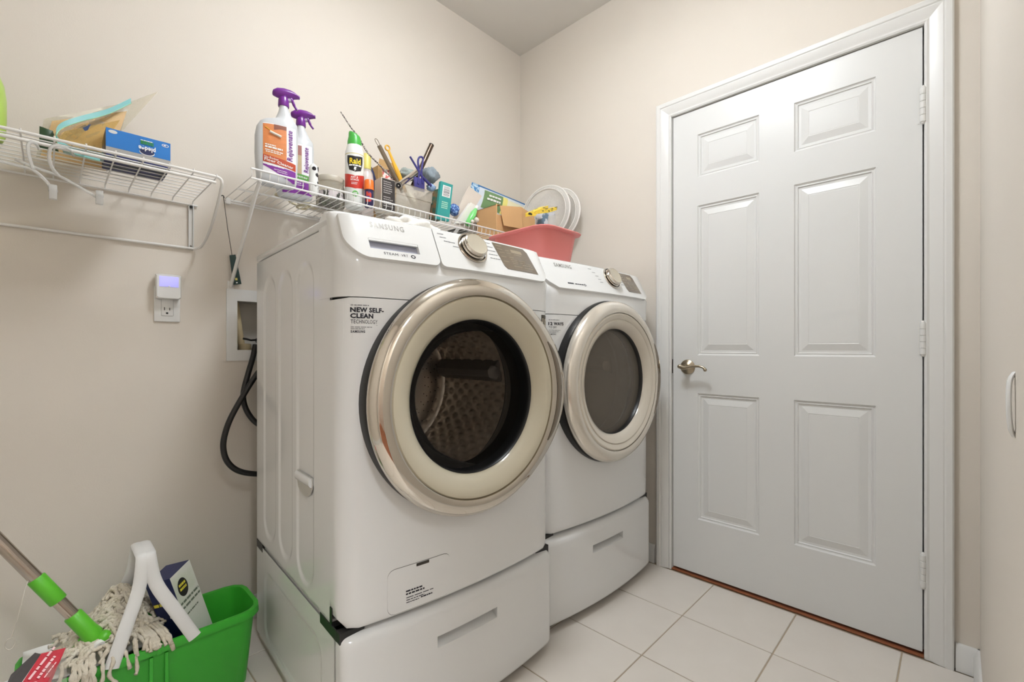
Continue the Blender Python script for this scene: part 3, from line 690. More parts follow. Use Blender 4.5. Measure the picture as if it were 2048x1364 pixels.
# hoses
def hose(px, ys_, label, r=.0095):
    pts = [PY(u, v, y) for (u, v), y in zip(px, ys_)]
    mb = MB().tube(spline(pts, 8), r, 12)
    solo(mb, 'supply_hose', BLACK, label, 'hose', pts[-1], 60, group='hoses behind the washing machine')
hose([(511, 690), (506, 714), (497, 745), (487, 785), (489, 810), (500, 832), (516, 848), (545, 862)], [-.012, -.025, -.04, -.055, -.06, -.065, -.075, -.09], 'short black hose curving from the outlet box behind the washer')
hose([(530, 730), (514, 748), (490, 785), (462, 835), (449, 872), (447, 900), (456, 925), (478, 942), (514, 948), (560, 946)], [-.1, -.1, -.1, -.1, -.1, -.1, -.1, -.1, -.1, -.1], 'long black hose looping low beside the washer side panel')
# hanging card
o = thing('hanging_card', 'dark green card hanging on a string behind the shelf brace', 'card', tuple(PY(475, 568, -.013)))
cr_ = [PY(u, v, -.013) for u, v in ((459.5, 510.5), (471, 509), (483, 568), (467, 569.5))]
MB().add(cr_ + [p + V((0, .004, 0)) for p in cr_], [(0, 1, 2, 3), (7, 6, 5, 4), (0, 4, 5, 1), (1, 5, 6, 2), (2, 6, 7, 3), (3, 7, 4, 0)]).build('sheet', mat('dark green card', (34, 62, 58), .5, var=.5, vs=60), o, 0)
nn = V((0, -.0006, 0)); q = lambda a, b_: lerp(lerp(cr_[0], cr_[1], a), lerp(cr_[3], cr_[2], a), b_) + nn
MB().add([q(.3, .78), q(.6, .78), q(.6, .86), q(.3, .86)], [(0, 1, 2, 3)]).build('label_patch', mat('yellow print', (226, 214, 120), .6), o, 0)
MB().add([q(.35, .92), q(.55, .92), q(.55, .96), q(.35, .96)], [(0, 1, 2, 3)]).build('label_patch', PAPW, o, 0)
MB().tube([PY(447, 394, -.02), PY(455, 455, -.016), PY(464, 510, -.013)], .0011, 6).build('string', mat('dark string', (70, 64, 56), .7), o, 60)
MB().tube(spline([PY(441, 393, -.012), PY(443, 391, -.02), PY(447, 392, -.022), PY(448, 396, -.02)], 5), .002, 6).build('hook', BLACK, o, 60)

# ================================================================== BOTTLES AND BOXES ON THE RIGHT SHELF
DK = SZ + .0018
PURP = mat('purple plastic', (112, 34, 138), .3, var=.05, coat=.2)
BOTG = mat('silver grey bottle', (206, 208, 210), .3, var=.03)
LPURP = mat('label purple', (128, 48, 150), .45); LORG = mat('label wood print', (214, 132, 76), .45, var=.16, vs=30, stretch=(1, 1, 6))
LRED = mat('label red brown', (186, 72, 40), .45); LWHT = mat('label white', (240, 238, 240), .45)
LGRN = mat('label green', (96, 158, 72), .45); LBRN = mat('label carpet print', (150, 92, 82), .5, var=.25, vs=50); LTAN = mat('label tan print', (190, 168, 132), .5, var=.2, vs=60)
def rotm(loc, rz, rx=0, ry=0): return M.Translation(loc) @ M.Rotation(rad(rz), 4, 'Z') @ M.Rotation(rad(ry), 4, 'Y') @ M.Rotation(rad(rx), 4, 'X')
def spray_bottle(loc, rz, sc, label, kind, head_rz=0, tilt=0):
    t = thing('spray_bottle', label, 'spray bottle', loc, rz, 'purple trigger spray bottles', world=False); t.scale = (sc, sc, sc)
    B = lambda mb, n, m, p=t, s=35: mb.build(n, m, p, s, world=False)
    XLt = [(0, -.05), (.006, -.056), (.02, -.061), (.1, -.066), (.16, -.065), (.19, -.060), (.208, -.050), (.218, -.036), (.224, -.018), (.229, -.004), (.245, .002), (.262, .007), (.275, .0085)]
    XRt = [(0, .054), (.006, .060), (.02, .063), (.1, .066), (.16, .066), (.19, .066), (.208, .065), (.218, .063), (.224, .060), (.229, .055), (.245, .047), (.262, .038), (.275, .0345)]
    DPt = [(0, .024), (.006, .029), (.03, .032), (.16, .032), (.2, .029), (.218, .026), (.229, .022), (.245, .019), (.275, .014)]
    def sec(z, n=40):
        xl, xr, d = tab(XLt, z), tab(XRt, z), tab(DPt, z); cx, a = (xl + xr) / 2, (xr - xl) / 2; e = 2.6 if z < .22 else 2.1
        return [(cx + a * math.copysign(abs(math.cos(q)) ** (2 / e), math.cos(q)), d * math.copysign(abs(math.sin(q)) ** (2 / e), math.sin(q)), z) for q in [2 * PI * k / n for k in range(n)]]
    B(MB().loft([sec(z) for z in (0, .006, .02, .05, .1, .16, .18, .19, .2, .208, .213, .218, .221, .224, .229, .237, .245, .262, .275)]), 'bottle', BOTG, t, 50)
    def yf(x, z):
        xl, xr, d = tab(XLt, z), tab(XRt, z), tab(DPt, z); cx, a = (xl + xr) / 2, (xr - xl) / 2; q = min(.999, abs((x - cx) / a)) ** 2.6
        return -d * (1 - q) ** (1 / 2.6)
    lab = B(MB().cols(frange(-.042, .058, 12), lambda x: .035 - .2 * (x + .042) if False else .03, lambda x: .198, lambda x, z, h: (x, yf(x, z) - .0004, z), None, 0, 8), 'front_label', LWHT, t, 60)
    def patch(xs, lo, hi, m, k): B(MB().cols(xs, lo, hi, lambda x, z, h: (x, yf(x, z) - .0004 - .0003 * k, z), None, 0, 6), 'label_print', m, lab, 60)
    wp = lambda k: (lambda p: (p.x, yf(p.x, max(.0, min(.27, p.z))) - .0004 - .0003 * k, p.z))
    if kind == 'floor':
        patch(frange(-.042, .028, 8), lambda x: .075 - .12 * (x + .042), lambda x: .196 + .03 * x, LORG, 1)
        patch(frange(-.01, .028, 5), lambda x: .183 - .3 * max(0, .01 - x), lambda x: .1965, mat('label dark wood', (132, 74, 52), .5, var=.2, vs=40), 2)
        patch(frange(-.042, .057, 10), lambda x: .068 - .16 * (x + .042), lambda x: .092 - .16 * (x + .042), LRED, 2)
        patch(frange(-.042, .02, 8), lambda x: .060 - .12 * (x + .042), lambda x: .066 - .14 * (x + .042), LWHT, 3)
        patch(frange(-.042, .057, 10), lambda x: .056 - .52 * min(.1, x + .042), lambda x: max(.057 - .52 * min(.1, x + .042), .060 - .10 * (x + .042)), LPURP, 2)
        text('Rejuvenate', PURP, lab, (.046, 0, .083), (0, 0, 1), (-1, 0, 0), .017, .104, bold=.02, shear=.15, warp=wp(4), world=False)
        xd = V((1, 0, -.16)).normalized()
        text('No-Bucket', PAPW, lab, (-.038, 0, .0815), xd, (0, 0, 1), .007, .042, bold=.01, warp=wp(4), world=False)
        text('Floor Cleaner', PAPW, lab, (-.038, 0, .0715), xd, (0, 0, 1), .0095, .088, bold=.02, warp=wp(4), world=False)
        bars([(-.036, -.004, .124, .0035), (-.036, .016, .1155, .0055)], PAPW, lab, lambda x, z: V(wp(4)(V((x, 0, z - .08 * (x + .04))))), world=False)
        bars([(-.036, .018, .107, .003), (-.034, .01, .101, .003), (-.03, .02, .058, .0025), (-.01, .03, .048, .002), (.0, .03, .042, .002)], PAPW, lab, lambda x, z: V(wp(4)(V((x, 0, z - .1 * (x + .04))))), world=False)
        mp = MB().tube([(-.022, yf(-.022, .168) - .003, .168), (.012, yf(.012, .157) - .003, .157)], .0042, 8).build('label_mop_picture', mat('mop picture', (226, 220, 208), .5), lab, 50, world=False)
        MB().tube([(-.036, yf(-.036, .183) - .002, .183), (-.012, yf(-.012, .168) - .002, .168)], .0012, 6).build('label_pole_picture', mat('pole picture', (240, 190, 60), .5), lab, 50, world=False)
    else:
        patch(frange(-.042, .022, 8), lambda x: .085, lambda x: .16, LTAN, 1)
        patch(frange(-.042, .022, 8), lambda x: .155, lambda x: .192, LBRN, 2)
        patch(frange(-.042, .058, 10), lambda x: .072 - .1 * (x + .042), lambda x: .092 - .1 * (x + .042), LGRN, 2)
        patch(frange(-.042, .04, 10), lambda x: .066 - .1 * (x + .042), lambda x: .071 - .1 * (x + .042), LWHT, 3)
        patch(frange(-.042, .057, 10), lambda x: .012, lambda x: .065 - .1 * (x + .042), LPURP, 2)
        text('Rejuvenate', PURP, lab, (.045, 0, .094), (0, 0, 1), (-1, 0, 0), .0165, .095, bold=.02, shear=.15, warp=wp(4), world=False)
        text('Cleaner', PAPW, lab, (-.012, 0, .076), V((1, 0, -.1)), (0, 0, 1), .008, .055, bold=.02, warp=wp(4), world=False)
        bars([(-.02, .02, .05, .003), (-.02, .03, .043, .002)], PAPW, lab, lambda x, z: V(wp(4)(V((x, 0, z)))), world=False)
    # trigger head
    H = M.Translation((.0215, 0, .275)) @ M.Rotation(rad(head_rz), 4, 'Z')
    hd = B(MB().lathe([(.0, 0), (.0165, 0), (.0175, .003), (.0165, .022), (.0145, .03), (0, .031)], 24, H), 'trigger_collar', PURP, t, 50)
    sh_ = [(-.034, .036, .010), (-.032, .032, .013), (-.02, .028, .016), (0, .026, .0175), (.02, .03, .016), (.035, .036, .013), (.047, .040, .010)]
    top_ = [(-.034, .044), (-.032, .05), (-.02, .060), (0, .064), (.02, .063), (.035, .058), (.047, .050)]
    rings = []
    for (x, zl, w_), (_, zh) in zip(sh_, top_):
        rings.append([(x, w_ * math.cos(q) * (1 if math.sin(q) > 0 else .8), (zl + zh) / 2 + (zh - zl) / 2 * math.sin(q)) for q in [2 * PI * k / 16 for k in range(16)]])
    B(MB().loft(rings, m=H), 'trigger_head', PURP, hd, 60)
    B(MB().tube([(-.0, 0, .026), (.004, 0, .04)], .012, 12).box((.045, 0, .046), (.012, .013, .010), .002, m=None), 'nozzle', PURP, hd, 40).matrix_local = H
    B(MB().tube(spline([(.020, 0, .036), (.028, 0, .026), (.034, 0, .012), (.043, 0, .0)], 5), [.006] * 5 + [.005] * 5 + [.004] * 6, 10, flat=1.3), 'trigger', PURP, hd, 60).matrix_local = H
    B(MB().tube([(.006, 0, .024), (.022, 0, .030)], .0075, 12), 'pump_barrel', mat('clear grey plastic', (176, 160, 186), .3), hd, 50).matrix_local = H
    return t
spray_bottle((-1.452, -.266, DK), -14, .97, 'large purple trigger bottle with orange floor cleaner label', 'floor')
spray_bottle((-1.362, -.176, DK), -16, .955, 'purple trigger bottle with green and tan label behind the larger one', 'carpet', head_rz=-8)

# cow-spotted ornament bottle
c0 = PY(627, 360, -.272); c0.z = DK
o = thing('spotted_bottle', 'small white bottle with round black spots beside the purple spray bottle', 'bottle', tuple(c0))
Tm = M.Translation(c0)
bd = MB().lathe([(0, 0), (.013, 0), (.0155, .004), (.0155, .05), (.014, .07), (.0145, .085), (.012, .098), (.006, .105), (0, .107)], 24, Tm).build('body', mat('glossy white glaze', (236, 236, 232), .15), o, 60)
for a, z, r in ((-.2, .09, .009), (-1.0, .066, .007), (-.1, .058, .0055), (-.8, .04, .005), (-1.8, .086, .007), (-.4, .02, .007), (-1.5, .03, .005)):
    rr = .0152; d = V((math.cos(a), math.sin(a), 0)); sd = V((-math.sin(a), math.cos(a), 0))
    MB().loft([[tuple(c0 + d * (rr - .001 + .0025 * h - (r * q * math.cos(t_)) ** 2 * 30) + sd * (r * q * math.cos(t_)) + V((0, 0, z + r * q * math.sin(t_)))) for t_ in [2 * PI * k / 14 for k in range(14)]] for q, h in ((1, 0), (.95, .6), (.5, .8), (.05, .9))]).build('spot', mat('black glaze', (26, 26, 34), .12), bd, 60)
# plastic jar
c0 = PY(661, 380, -.165); c0.z = DK
o = thing('plastic_jar', 'wide clear plastic jar with dark pods inside', 'jar', tuple(c0)); Tm = M.Translation(c0)
JC = clear('clear jar plastic', (242, 240, 234), (220, 214, 200), .24, .2, 1.2)
MB().lathe([(0, .001), (.047, .001), (.051, .006), (.051, .075), (.048, .082), (.048, .09)], 32, Tm).build('body', JC, o, 60)
MB().lathe([(.0495, .09), (.0505, .092), (.0505, .108), (.0485, .111), (0, .112)], 32, Tm).build('lid', clear('frosted lid', (230, 226, 216), (214, 206, 190), .7, .35), o, 50)
MB().lathe([(.0512, .028), (.0512, .052)], 32, Tm).build('label_band', mat('jar label', (206, 196, 196), .5, rgb2=(60, 62, 52), vs=45, ramp=(.52, .6)), o, 60)
for k in range(26):
    a = k * 2.4; rr = .04 * math.sqrt((k % 13 + .5) / 13); MB().ball((c0.x + rr * math.cos(a), c0.y + rr * math.sin(a), c0.z + .010 + .011 * (k // 13)), (.009, .009, .007), 5).build('pod', mat('pod green' if k % 4 == 0 else 'pod black', (44, 84, 36) if k % 4 == 0 else (32, 32, 30), .3), o, 60)
# aerosol can
c0 = PY(709, 395, -.225); c0.z = DK
o = thing('insect_spray_can', 'white insect spray can with green cap and black red label', 'spray can', tuple(c0), -22, world=False)
B = lambda mb, n, m, p=o, s=45: mb.build(n, m, p, s, world=False)
RC = .0345
B(MB().lathe([(0, 0), (RC - .002, 0), (RC, .003), (RC, .205), (RC - .001, .212), (.029, .228), (.0275, .236), (0, .236)], 40), 'can', mat('white can', (236, 237, 232), .28, var=.02), o)
cap = B(MB().lathe([(.026, .236), (.0255, .252), (.0235, .262), (.0225, .268), (.0, .268)], 32), 'cap', mat('green cap', (70, 168, 66), .35), o)
B(MB().loft([[(.022 * math.cos(q) * k + dx, .02 * math.sin(q) * k, z + zz * math.cos(q)) for q in [2 * PI * j / 20 for j in range(20)]] for k, dx, z, zz in ((1, 0, .266, 0), (.97, .0, .278, -.006), (.8, -.002, .283, -.007), (.05, -.002, .284, 0))]), 'nozzle_hood', mat('green cap', (0, 0, 0)), cap, 60)
cy = lambda a, z, h: ((RC + h) * math.sin(a), -(RC + h) * math.cos(a), z)
ck = lambda k: (lambda p: cy(p.x / RC, p.z, .0004 * k))
def cpatch(xs, lo, hi, n, m, k): return B(MB().cols(xs, lo, hi, lambda x, z, h: cy(x / RC, z, .0004 * k), None, 0, 4), n, m, o, 60)
V2 = lambda x: abs(x)
cpatch(frange(-.05, .05, 20), lambda x: .075 - .010 * (1 - V2(x) / .05) - .0, lambda x: .125 - .012 * (1 - V2(x) / .05), 'red_label', mat('red label', (196, 52, 38), .4), 1)
bl = cpatch(frange(-.030, .030, 14), lambda x: .128 + max(0, abs(x) - .022) * 3.5 + abs(x) * .3, lambda x: .186 + .12 * abs(x), 'black_shield', mat('black label', (30, 28, 26), .4), 2)
text('Raid', mat('yellow lettering', (250, 214, 48), .4), bl, (0, 0, .158), (1, 0, 0), (0, 0, 1), .021, .040, 'CENTER', .03, ck(4), world=False)
bars([(-.022, .022, .1495, .005)], PAPW, bl, lambda x, z: V(cy(x / RC, z, .0014)), world=False)
B(MB().add([cy(x / RC, z, .0016) for x, z in ((-.003, .146), (.005, .146), (.001, .139), (.004, .139), (-.003, .129), (-.001, .136), (-.005, .136))], [tuple(range(7))]), 'bolt_mark', PAPW, bl, 0)
text('ANT &', PAPW, o, (-.016, 0, .104), (1, 0, 0), (0, 0, 1), .0075, .026, 'LEFT', .02, ck(3), world=False)
text('ROACH', PAPW, o, (-.016, 0, .0945), (1, 0, 0), (0, 0, 1), .0075, .028, 'LEFT', .02, ck(3), world=False)
bars([(-.014, .008, .086, .002), (-.014, .006, .081, .002)], PAPW, o, lambda x, z: V(cy(x / RC, z, .0012)), world=False)
B(MB().cols(frange(-.0115, .0115, 12), lambda x: .046 - math.sqrt(max(0, .0115 ** 2 - x * x)), lambda x: .046 + math.sqrt(max(0, .0115 ** 2 - x * x)), lambda x, z, h: cy(x / RC, z, .0005), None, 0, 2), 'green_seal', mat('green seal', (92, 176, 74), .4), o, 60)
bars([(-.007, .007, .048, .003), (-.007, .007, .043, .003)], PAPW, o, lambda x, z: V(cy(x / RC, z, .0012)), world=False)
B(MB().lathe([(RC + .0003, .196), (RC + .0003, .1985)], 40), 'gold_stripe', mat('gold stripe', (206, 190, 120), .4), o, 60)
def pillow(c4, bulge, n=8, pw=2, wob=0, seed=1):
    """soft flat bag between four corners"""
    rnd = random.Random(seed); c4 = [V(p) for p in c4]; nm = (c4[1] - c4[0]).cross(c4[3] - c4[0]).normalized(); F_, K_ = [], []
    for i in range(n + 1):
        f_, k_ = [], []
        for j in range(n + 1):
            u, v = i / n, j / n; p = lerp(lerp(c4[0], c4[1], u), lerp(c4[3], c4[2], u), v)
            h = (1 - abs(2 * u - 1) ** pw) * (1 - abs(2 * v - 1) ** pw)
            f_.append(p + nm * (bulge * h + wob * h * rnd.uniform(-1, 1))); k_.append(p - nm * (bulge * h + wob * h * rnd.uniform(-1, 1) + .0003))
        F_.append(f_); K_.append(k_)
    return MB().grid(F_).grid(K_)
def blob(c, r, seed, n=10, amp=.42):
    rnd = random.Random(seed); ph = [(rnd.uniform(2, 7), rnd.uniform(2, 7), rnd.uniform(0, 6)) for _ in range(4)]
    P = []
    for i in range(n + 1):
        row = []
        for k in range(2 * n):
            a, b_ = PI * i / n, PI * k / n; q = 1 + amp * sum(math.sin(p * a + f) * math.sin(round(g) * b_ + f) for p, g, f in ph) / 2 * math.sin(a)
            row.append((c[0] + r[0] * q * math.sin(a) * math.cos(b_), c[1] + r[1] * q * math.sin(a) * math.sin(b_), c[2] - r[2] * (q if i > n / 2 else 1) * math.cos(a)))
        P.append(row)
    return MB().grid(P, cv=True)
def plate(pts, off, m_=None):
    pts = [V(p) for p in pts]; n = len(pts); off = V(off); B_ = [p + off for p in pts]
    return MB().add(pts, [tuple(range(n))]).add(B_, [tuple(range(n))[::-1]]).grid([pts, B_], cv=True)
# pale bottle with yellow cap
c0 = PY(733, 385, -.13); c0.z = DK
o = thing('capped_bottle', 'pale bottle with yellow cap standing behind the insect spray can', 'bottle', tuple(c0)); Tm = M.Translation(c0)
zc = PY(733, 340, -.13).z - DK; zt_ = PY(733, 309, -.13).z - DK
MB().lathe([(0, 0), (.026, 0), (.028, .004), (.028, zc - .04), (.025, zc - .015), (.017, zc)], 24, Tm).build('body', mat('milky bottle', (226, 214, 210), .3), o, 60)
MB().lathe([(.0185, zc), (.0185, zt_ - .006), (.015, zt_), (0, zt_ + .001)], 24, Tm).build('cap', mat('yellow cap', (232, 218, 120), .4), o, 50)
# navy brush handle
a, b_ = PY(742, 334, -.1), PY(768, 400, -.1); b_.z = DK + .012
solo(MB().tube([a, lerp(a, b_, .1), lerp(a, b_, .4), lerp(a, b_, .8), b_], [.003, .008, .012, .011, .010], 12, flat=.7), 'brush_handle', mat('navy plastic', (44, 54, 98), .35), 'navy blue plastic handle leaning behind the orange capped bottle', 'handle', b_, 60)
# orange capped bottle
c0 = PY(738, 398, -.276); c0.z = DK
o = thing('small_bottle', 'small navy bottle with orange cap next to the insect spray can', 'bottle', tuple(c0), -20, world=False)
z1 = PY(738, 361, -.276).z - DK; z0 = PY(738, 381, -.276).z - DK
B = lambda mb, n, m, p=o, s=50: mb.build(n, m, p, s, world=False)
B(MB().lathe([(0, 0), (.0155, 0), (.0165, .003), (.0165, z0)], 24), 'body', mat('navy label', (38, 34, 78), .35))
B(MB().cols(frange(-.014, .006, 6), lambda x: z0 * .25, lambda x: z0 * .85, lambda x, z, h: (.0169 * math.sin(x / .0165), -.0169 * math.cos(x / .0165), z), None, 0, 2), 'label', mat('red blue label', (200, 66, 48), .4, rgb2=(60, 60, 130), vs=60, ramp=(.5, .55)))
B(MB().lathe([(.0178, z0), (.0172, z1 - .003), (.015, z1), (0, z1)], 24), 'cap', mat('orange cap', (236, 116, 36), .4))
# brown cardboard box behind
a = PY(756, 400, -.1); b_ = PY(793, 400, -.1); zt_ = PY(775, 322, -.1).z
o = thing('cardboard_carton', 'tall tan cardboard carton behind the black labelled box', 'box', ((a.x + b_.x) / 2, -.08, DK))
TAN = mat('tan cardboard', (198, 160, 108), .75, var=.06, vs=14, bump=.1)
MB().b2((a.x, -.1, DK), (b_.x, -.05, zt_ - .03), .001).build('carton', TAN, o, 0)
MB().add([(a.x, -.1, zt_ - .03), (b_.x, -.1, zt_ - .03), (b_.x - .01, -.102, zt_ - .005), (a.x + .006, -.102, zt_)], [(0, 1, 2, 3)]).build('open_flap', TAN, o, 0)
# white box with black label
xl = PY(763, 380, -.288).x; xr = PY(790, 380, -.288).x; yr = PX(749, 380, xl).y; zt_ = PY(775, 357, -.288).z
o = thing('labelled_box', 'small white box with a black text label on its front', 'box', ((xl + xr) / 2, -.26, DK))
MB().b2((xl, -.288, DK), (xr, yr, zt_), .0012).build('carton', mat('cream box', (214, 204, 188), .5, var=.05), o, 20)
bl = MB().add([(xl + .002, -.2886, DK + .002), (xr - .001, -.2886, DK + .002), (xr - .001, -.2886, zt_ - .003), (xl + .002, -.2886, zt_ - .003)], [(0, 1, 2, 3)]).build('label', mat('charcoal label', (52, 46, 44), .5), o, 0)
random.seed(3)
bars([(xl + .008, xl + .008 + random.uniform(.03, .042), zt_ - .016 - .0085 * k, .0035) for k in range(12) if k != 6], mat('pale ink', (170, 164, 160), .6), bl, lambda x, z: V((x, -.2892, z)))
# clear bin and what stands in it
TL, TR, BL, BR = PY(788, 365, -.285), PY(867, 381, -.285), PY(797, 412, -.285), PY(861, 436, -.285)
zt_ = (TL.z + TR.z) / 2; bx0, bx1 = TL.x, TR.x
o = thing('clear_bin', 'clear plastic bin full of kitchen tools and cloths', 'bin', ((bx0 + bx1) / 2, -.2, DK))
CLB = clear('clear bin plastic', (238, 236, 230), (212, 206, 194), .36, .18, 1.25)
def rect(x0, x1, y0, y1, z, r=.01): 
    P = []
    for cx, cy_, a0 in ((x1 - r, y0 + r, -90), (x1 - r, y1 - r, 0), (x0 + r, y1 - r, 90), (x0 + r, y0 + r, 180)):
        P += [(cx + r * math.cos(rad(a0 + q)), cy_ + r * math.sin(rad(a0 + q)), z) for q in (0, 30, 60, 90)]
    return P
t_ = .012; y0_, y1_ = -.285, -.11
MB().loft([rect(bx0 + t_, bx1 - t_, y0_ + t_, y1_ - t_, DK), rect(bx0 + t_ * .4, bx1 - t_ * .4, y0_ + t_ * .4, y1_ - t_ * .4, lerp(DK, zt_, .62)), rect(bx0 + .002, bx1 - .002, y0_ + .002, y1_ - .002, lerp(DK, zt_, .64)), rect(bx0, bx1, y0_, y1_, zt_ - .002), rect(bx0 - .003, bx1 + .003, y0_ - .003, y1_ + .003, zt_), rect(bx0 + .002, bx1 - .002, y0_ + .002, y1_ - .002, zt_)], cap=False).add(rect(bx0 + t_, bx1 - t_, y0_ + t_, y1_ - t_, DK), [tuple(range(16))]).build('tub', CLB, o, 40)
solo(MB().tube([PY(815, 385, -.24), PY(832, 412, -.24)], .012, 12).ball(PY(812, 420, -.24), .02, 8), 'ladle', mat('white nylon', (238, 232, 214), .35), 'white plastic ladle lying inside the clear bin', 'utensil', PY(820, 425, -.24), 60)
o = thing('whisk_handle', 'steel handle with hanging loop sticking out of the clear bin', 'utensil', tuple(PY(800, 380, -.2)))
a, b_ = PY(758, 291, -.2), PY(806, 385, -.2); STN = mat('brushed steel', (150, 138, 122), .3, 1, var=.15)
MB().tube([a, b_], .0088, 14).build('handle', STN, o, 50)
dv = (a - b_).normalized(); sv = V((1, 0, .35)).normalized()
MB().tube(spline([a - sv * .005, a + dv * .016 - sv * .0065, a + dv * .026 - sv * .003, a + dv * .026 + sv * .004, a + dv * .016 + sv * .0065, a + sv * .005], 4), .0014, 6).build('loop', STN, o, 60)
o = thing('yellow_spatula', 'yellow plastic handle with ring end in the clear bin', 'utensil', tuple(PY(812, 380, -.18)))
YEL = mat('yellow plastic', (236, 178, 54), .35)
a, b_ = PY(775, 296, -.18), PY(812, 385, -.18); dv = (a - b_).normalized()
MB().tube([a + V((math.cos(q) * .0105, 0, math.sin(q) * .0105)) for q in [2 * PI * k / 20 for k in range(20)]], .0032, 8, closed=True).build('ring', YEL, o, 60)
MB().tube([a - dv * .012, lerp(a, b_, .3), lerp(a, b_, .55), lerp(a, b_, .8), b_], [.006, .0075, .0115, .010, .008], 12, flat=.5).build('handle', YEL, o, 60)
o = thing('steel_tube_tool', 'chrome tube with open black end lying across the bin rim', 'utensil', tuple(PY(797, 371, -.295)))
a, b_ = PY(797, 371, -.298), PY(838, 341, -.16); dv = (b_ - a).normalized()
MB().tube([a, lerp(a, b_, .3), b_], .0125, 20).build('tube', CHROME, o, 40)
MB().lathe([(.0132, -.0015), (.0132, .006), (.0115, .006), (.0105, -.0018), (0, .0005)], 24, basis(a, dv.cross(V((0, 0, 1))), dv.cross(V((0, 0, 1))).cross(dv) * -1)).build('end_ring', BLACK, o, 40)
o = thing('peeler', 'navy blue loop handled tool standing in the bin', 'utensil', tuple(PY(845, 375, -.25)))
NAVY = mat('navy tool plastic', (58, 54, 124), .35)
lp = spline([PY(836, 368, -.25), PY(838, 345, -.25), PY(836, 322, -.25), PY(840, 314, -.25), PY(846, 318, -.25), PY(843, 342, -.25), PY(845, 368, -.25)], 6)
MB().tube(lp, .0042, 8).build('loop_handle', NAVY, o, 60)
MB().tube([PY(820, 313, -.25), PY(832, 333, -.25), PY(843, 352, -.25), PY(862, 372, -.25)], [.004, .0045, .005, .007], 10).build('arm', NAVY, o, 60)
MB().b2(PY(829, 378, -.25), PY(847, 360, -.24), .003).build('body', NAVY, o, 30)
a, b_ = PY(863, 290, -.15), PY(826, 372, -.15)
o = thing('dark_tube', 'dark metal tube pointing up to the right out of the bin', 'utensil', tuple(b_))
MB().tube([a, b_], .011, 18).build('tube', mat('bronze metal', (96, 82, 72), .25, 1, var=.3, vs=8), o, 40)
dv = (a - b_).normalized(); MB().tube([a - dv * .002, a + dv * .001], .0115, 18).build('end_cap', BLACK, o, 40)
CL = mat('blue grey microfibre', (138, 148, 154), .95, var=.15, vs=70, bump=.6, bs=350)
solo(blob(PY(861, 352, -.19), (.034, .034, .036), 4), 'cleaning_cloth', CL, 'grey blue cloth bundled at the right side of the bin', 'cloth', PY(861, 375, -.19), 180)
solo(blob(PY(815, 350, -.14), (.04, .028, .026), 9), 'cleaning_cloth', mat('pale grey cloth', (160, 168, 162), .95, var=.2, vs=60, bump=.6, bs=350), 'pale grey cloth bunched at the back of the bin', 'cloth', PY(815, 372, -.14), 180)
solo(blob(PY(862, 375, -.24), (.02, .016, .016), 5), 'cleaning_cloth', mat('light blue cloth', (150, 174, 206), .9, var=.25, vs=80, bump=.5), 'small light blue cloth under the navy tool', 'cloth', PY(862, 385, -.24), 180)
# braided rod
pts = spline([PY(681, 223, -.19), PY(700, 252, -.19), PY(718, 276, -.19), PY(735, 305, -.19), PY(757, 328, -.19), PY(780, 352, -.19), PY(803, 382, -.19)], 8)
solo(MB().tube(pts, [.0022 + .0012 * min(1, i / 20) for i in range(len(pts))], 8), 'braided_rod', mat('black white braid', (60, 52, 48), .7, rgb2=(214, 204, 196), vs=260, ramp=(.45, .55)), 'thin black and white braided rod leaning up from the bin', 'rod', pts[-1], 60)
# red and white packet behind
solo(pillow([PY(768, 372, -.185), PY(792, 372, -.185), PY(786, 340, -.185), PY(764, 338, -.185)], .006, 6), 'packet', mat('red white print', (214, 92, 84), .5, rgb2=(236, 224, 218), vs=70, ramp=(.48, .54)), 'red and white packet between carton and clear bin', 'packet', PY(780, 372, -.185), 180)
# teal box
def slantbox(name, label, px4, y, dep, m, cat='box'):
    c4 = [PY(u, v, y) for u, v in px4]; o = thing(name, label, cat, tuple((c4[0] + c4[1]) / 2))
    return o, c4, plate(c4, (0, dep, 0)).build('carton', m, o, 0)
TEAL = mat('teal print', (48, 152, 146), .4, var=.05)
o, c4, bx = slantbox('teal_box', 'tall teal carton with a white barcode panel', [(873, 437), (898, 443), (906, 370), (882, 362)], -.285, .014, TEAL)
q = lambda u, v: lerp(lerp(c4[0], c4[1], u), lerp(c4[3], c4[2], u), v) + V((0, -.0008, 0))
bc = MB().add([q(.2, .62), q(.85, .62), q(.85, .92), q(.2, .92)], [(0, 1, 2, 3)]).build('barcode_panel', PAPW, o, 0)
mb = MB(); v_ = .645
while v_ < .89:
    h = random.uniform(.008, .022); mb.add([q(.28, v_) - V((0, .0005, 0)), q(.78, v_) - V((0, .0005, 0)), q(.78, v_ + h) - V((0, .0005, 0)), q(.28, v_ + h) - V((0, .0005, 0))], [(0, 1, 2, 3)]); v_ += h + random.uniform(.008, .016)
mb.build('barcode', INKG, bc, 0, kind='stuff')
bars([(.25, .75, .46 - .05 * k, .028) for k in range(4)], mat('pale teal ink', (170, 220, 196), .6), o, q)
o, c4, bx = slantbox('patterned_box', 'brown and green carton tucked behind the teal carton', [(860, 434), (884, 440), (886, 375), (868, 380)], -.20, .06, mat('brown green print', (120, 88, 52), .5, rgb2=(40, 84, 66), vs=26, ramp=(.44, .54)))
# blue mesh scrubber
solo(blob(PY(908, 420, -.2), (.026, .022, .028), 12, 10, .2), 'mesh_scrubber', mat('blue mesh', (52, 88, 156), .5, rgb2=(150, 190, 232), vs=120, ramp=(.5, .6)), 'blue mesh scrubber beside the teal carton', 'scrubber', PY(908, 440, -.2), 60)
